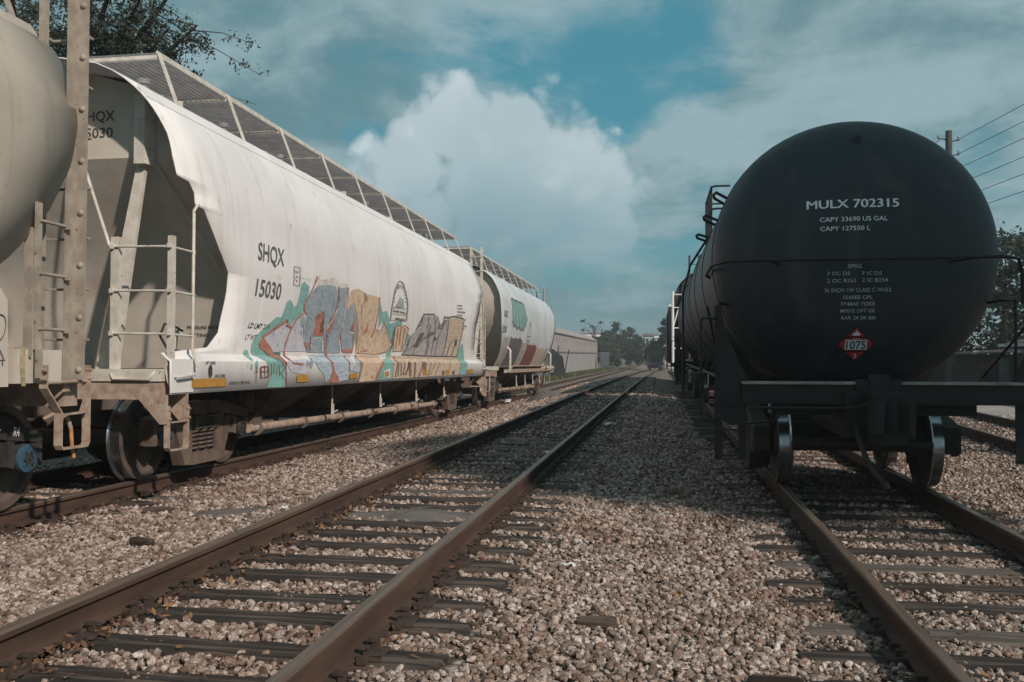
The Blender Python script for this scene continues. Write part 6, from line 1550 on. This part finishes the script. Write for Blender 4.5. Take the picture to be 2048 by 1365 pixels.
# strip of rough grass along the warehouse foot
def grass_strip():
    n = 9000; r = np.random.default_rng(4); y = 60 + 125 * r.random(n); x = -11.6 + 2.6 * r.random(n) ** 1.5
    z = np.array([ground_z(a, b) - .03 for a, b in zip(x, y)]); h = r.uniform(.15, .45, n); a = r.uniform(0, 6.28, n); w = .05
    dx, dy = np.cos(a) * w, np.sin(a) * w; lx, ly = r.normal(0, .12, n), r.normal(0, .12, n)
    V = np.stack([np.c_[x - dx, y - dy, z], np.c_[x + dx, y + dy, z], np.c_[x + dx * .3 + lx, y + dy * .3 + ly, z + h], np.c_[x - dx * .3 + lx, y - dy * .3 + ly, z + h]], 1).reshape(-1, 3)
    o = link(bpy.data.objects.new('rough_grass', np_mesh('rough_grass', V, np.arange(n * 4).reshape(-1, 4), M['grass']))); tag(o, 'dry grass growing along the foot of the warehouse', kind='stuff')
    rows = [[(x, y, ground_z(x, y) - .028) for x in (-12.3, -11.4, -10.2, -9.3)] for y in np.arange(56, 200, 6)]
    tag(MB().grid(rows).build('verge', M['grass_ground']), kind='structure')
grass_strip()

# ------------------------------------------------------------------ small things on the ground
def sand_pile(label, x, y, rx, ry, h, seed):
    r = random.Random(seed); rows = []; n = 28; ph = [r.uniform(0, 6) for _ in range(4)]
    for i in range(9):
        u = i / 8
        rows.append([(x + math.cos(2 * math.pi * k / n) * rx * u * (1 + .10 * math.sin(2 * 6.283 * k / n + ph[0]) + .06 * math.sin(5 * 6.283 * k / n + ph[1])),
                      y + math.sin(2 * math.pi * k / n) * ry * u * (1 + .08 * math.sin(3 * 6.283 * k / n + ph[2])), 0) for k in range(n + 1)])
    rows = [[(a, b, ground_z(a, b) - .02 + h * (1 - (i / 8) ** 1.6) + .006 * math.sin(9 * a + 5 * b)) for a, b, c in row] for i, row in enumerate(rows)]
    o = MB().grid(rows).build('sand_pile', M['sand'], smooth=60); tag(o, label, 'sand pile', 'spilled grey sand')
sand_pile('flat patch of spilled grey sand between the middle rails', -2.16, 7.80, .64, .42, .06, 1)
sand_pile('small patch of grey sand left of the middle track', -3.9, 7.75, .45, .28, .04, 2)
sand_pile('grey sand heap in the distance beside the far hopper', -4.35, 34.2, .75, .9, .33, 3)
def scrap(label, x, y, s, seed, m='paper', cat='litter'):
    r = random.Random(seed); z = ground_z(x, y) + .02
    rows = [[(x + (u - .5) * s + r.uniform(-.1, .1) * s, y + (v - .5) * s * .7, z + r.uniform(0, .35) * s) for u in np.linspace(0, 1, 5)] for v in np.linspace(0, 1, 4)]
    o = MB().grid(rows).build('paper_scrap', M[m], smooth=30); o.modifiers.new('t', 'SOLIDIFY').thickness = .002; tag(o, label, cat, 'litter on the ballast')
scrap('crumpled white paper on the gravel right of the middle track', -.62, 6.15, .09, 1); scrap('bit of white plastic left of the middle track', -3.32, 7.6, .08, 2); scrap('white paper scrap beside the right rail of the empty track', -1.55, 12.7, .16, 3)
scrap('white paper scrap on the shaded gravel by the tank wagon', -1.0, 18.3, .2, 4); scrap('white plastic bag under the far hopper wagon', -5.5, 31.5, .5, 5)
def timber(label, x, y, L, w, rz, m='tie_wood'):
    z = ground_z(x, y) + .015; R = Matrix.Rotation(rz, 3, 'Z'); b = MB(); b.box((x, y, z), (L, w, .045), R); b.box((x, y, z + .018), (L * .86, w * .55, .03), R)
    tag(b.build('timber_offcut', M[m]), label, 'timber', 'broken timber on the ballast')
timber('dark timber offcut on the gravel near the left edge', -3.85, 6.25, .20, .07, -.35); timber('dark timber offcut beside the hopper siding', -4.7, 7.9, .28, .07, .1); timber('sunken timber piece on the gravel right of the middle track', -.35, 5.0, .22, .05, .15)
timber('short timber near the tank wagon track', .55, 4.55, .26, .05, .05)
def twig(label, pts):
    b = MB(); b.tube([(x, y, ground_z(x, y) + z) for x, y, z in pts], .004, 5); tag(b.build('twig', M['tie_grey']), label, 'twig', 'twigs on the ballast')
twig('pale twig lying on the grey sand patch', [(-2.3, 7.55, .05), (-2.15, 7.72, .08), (-2.02, 7.85, .07)]); twig('thin twig on the gravel at the bottom of the view', [(-.15, 4.05, .05), (.05, 3.95, .06), (.22, 3.85, .05)])

# ------------------------------------------------------------------ the air
def haze():
    o = MB().bx(-1510, 1510, -20, 2010, -4, 16).build('haze', None); tag(o, kind='stuff')
    m = bpy.data.materials.new('haze'); m.use_nodes = True; t = m.node_tree; t.nodes.clear()
    out = N(t, 'ShaderNodeOutputMaterial'); v = N(t, 'ShaderNodeVolumePrincipled'); v.inputs['Color'].default_value = (.93, .95, .97, 1); v.inputs['Density'].default_value = .0012; v.inputs['Anisotropy'].default_value = .2
    LK(t, v.outputs[0], out.inputs['Volume']); o.data.materials.append(m)
haze()
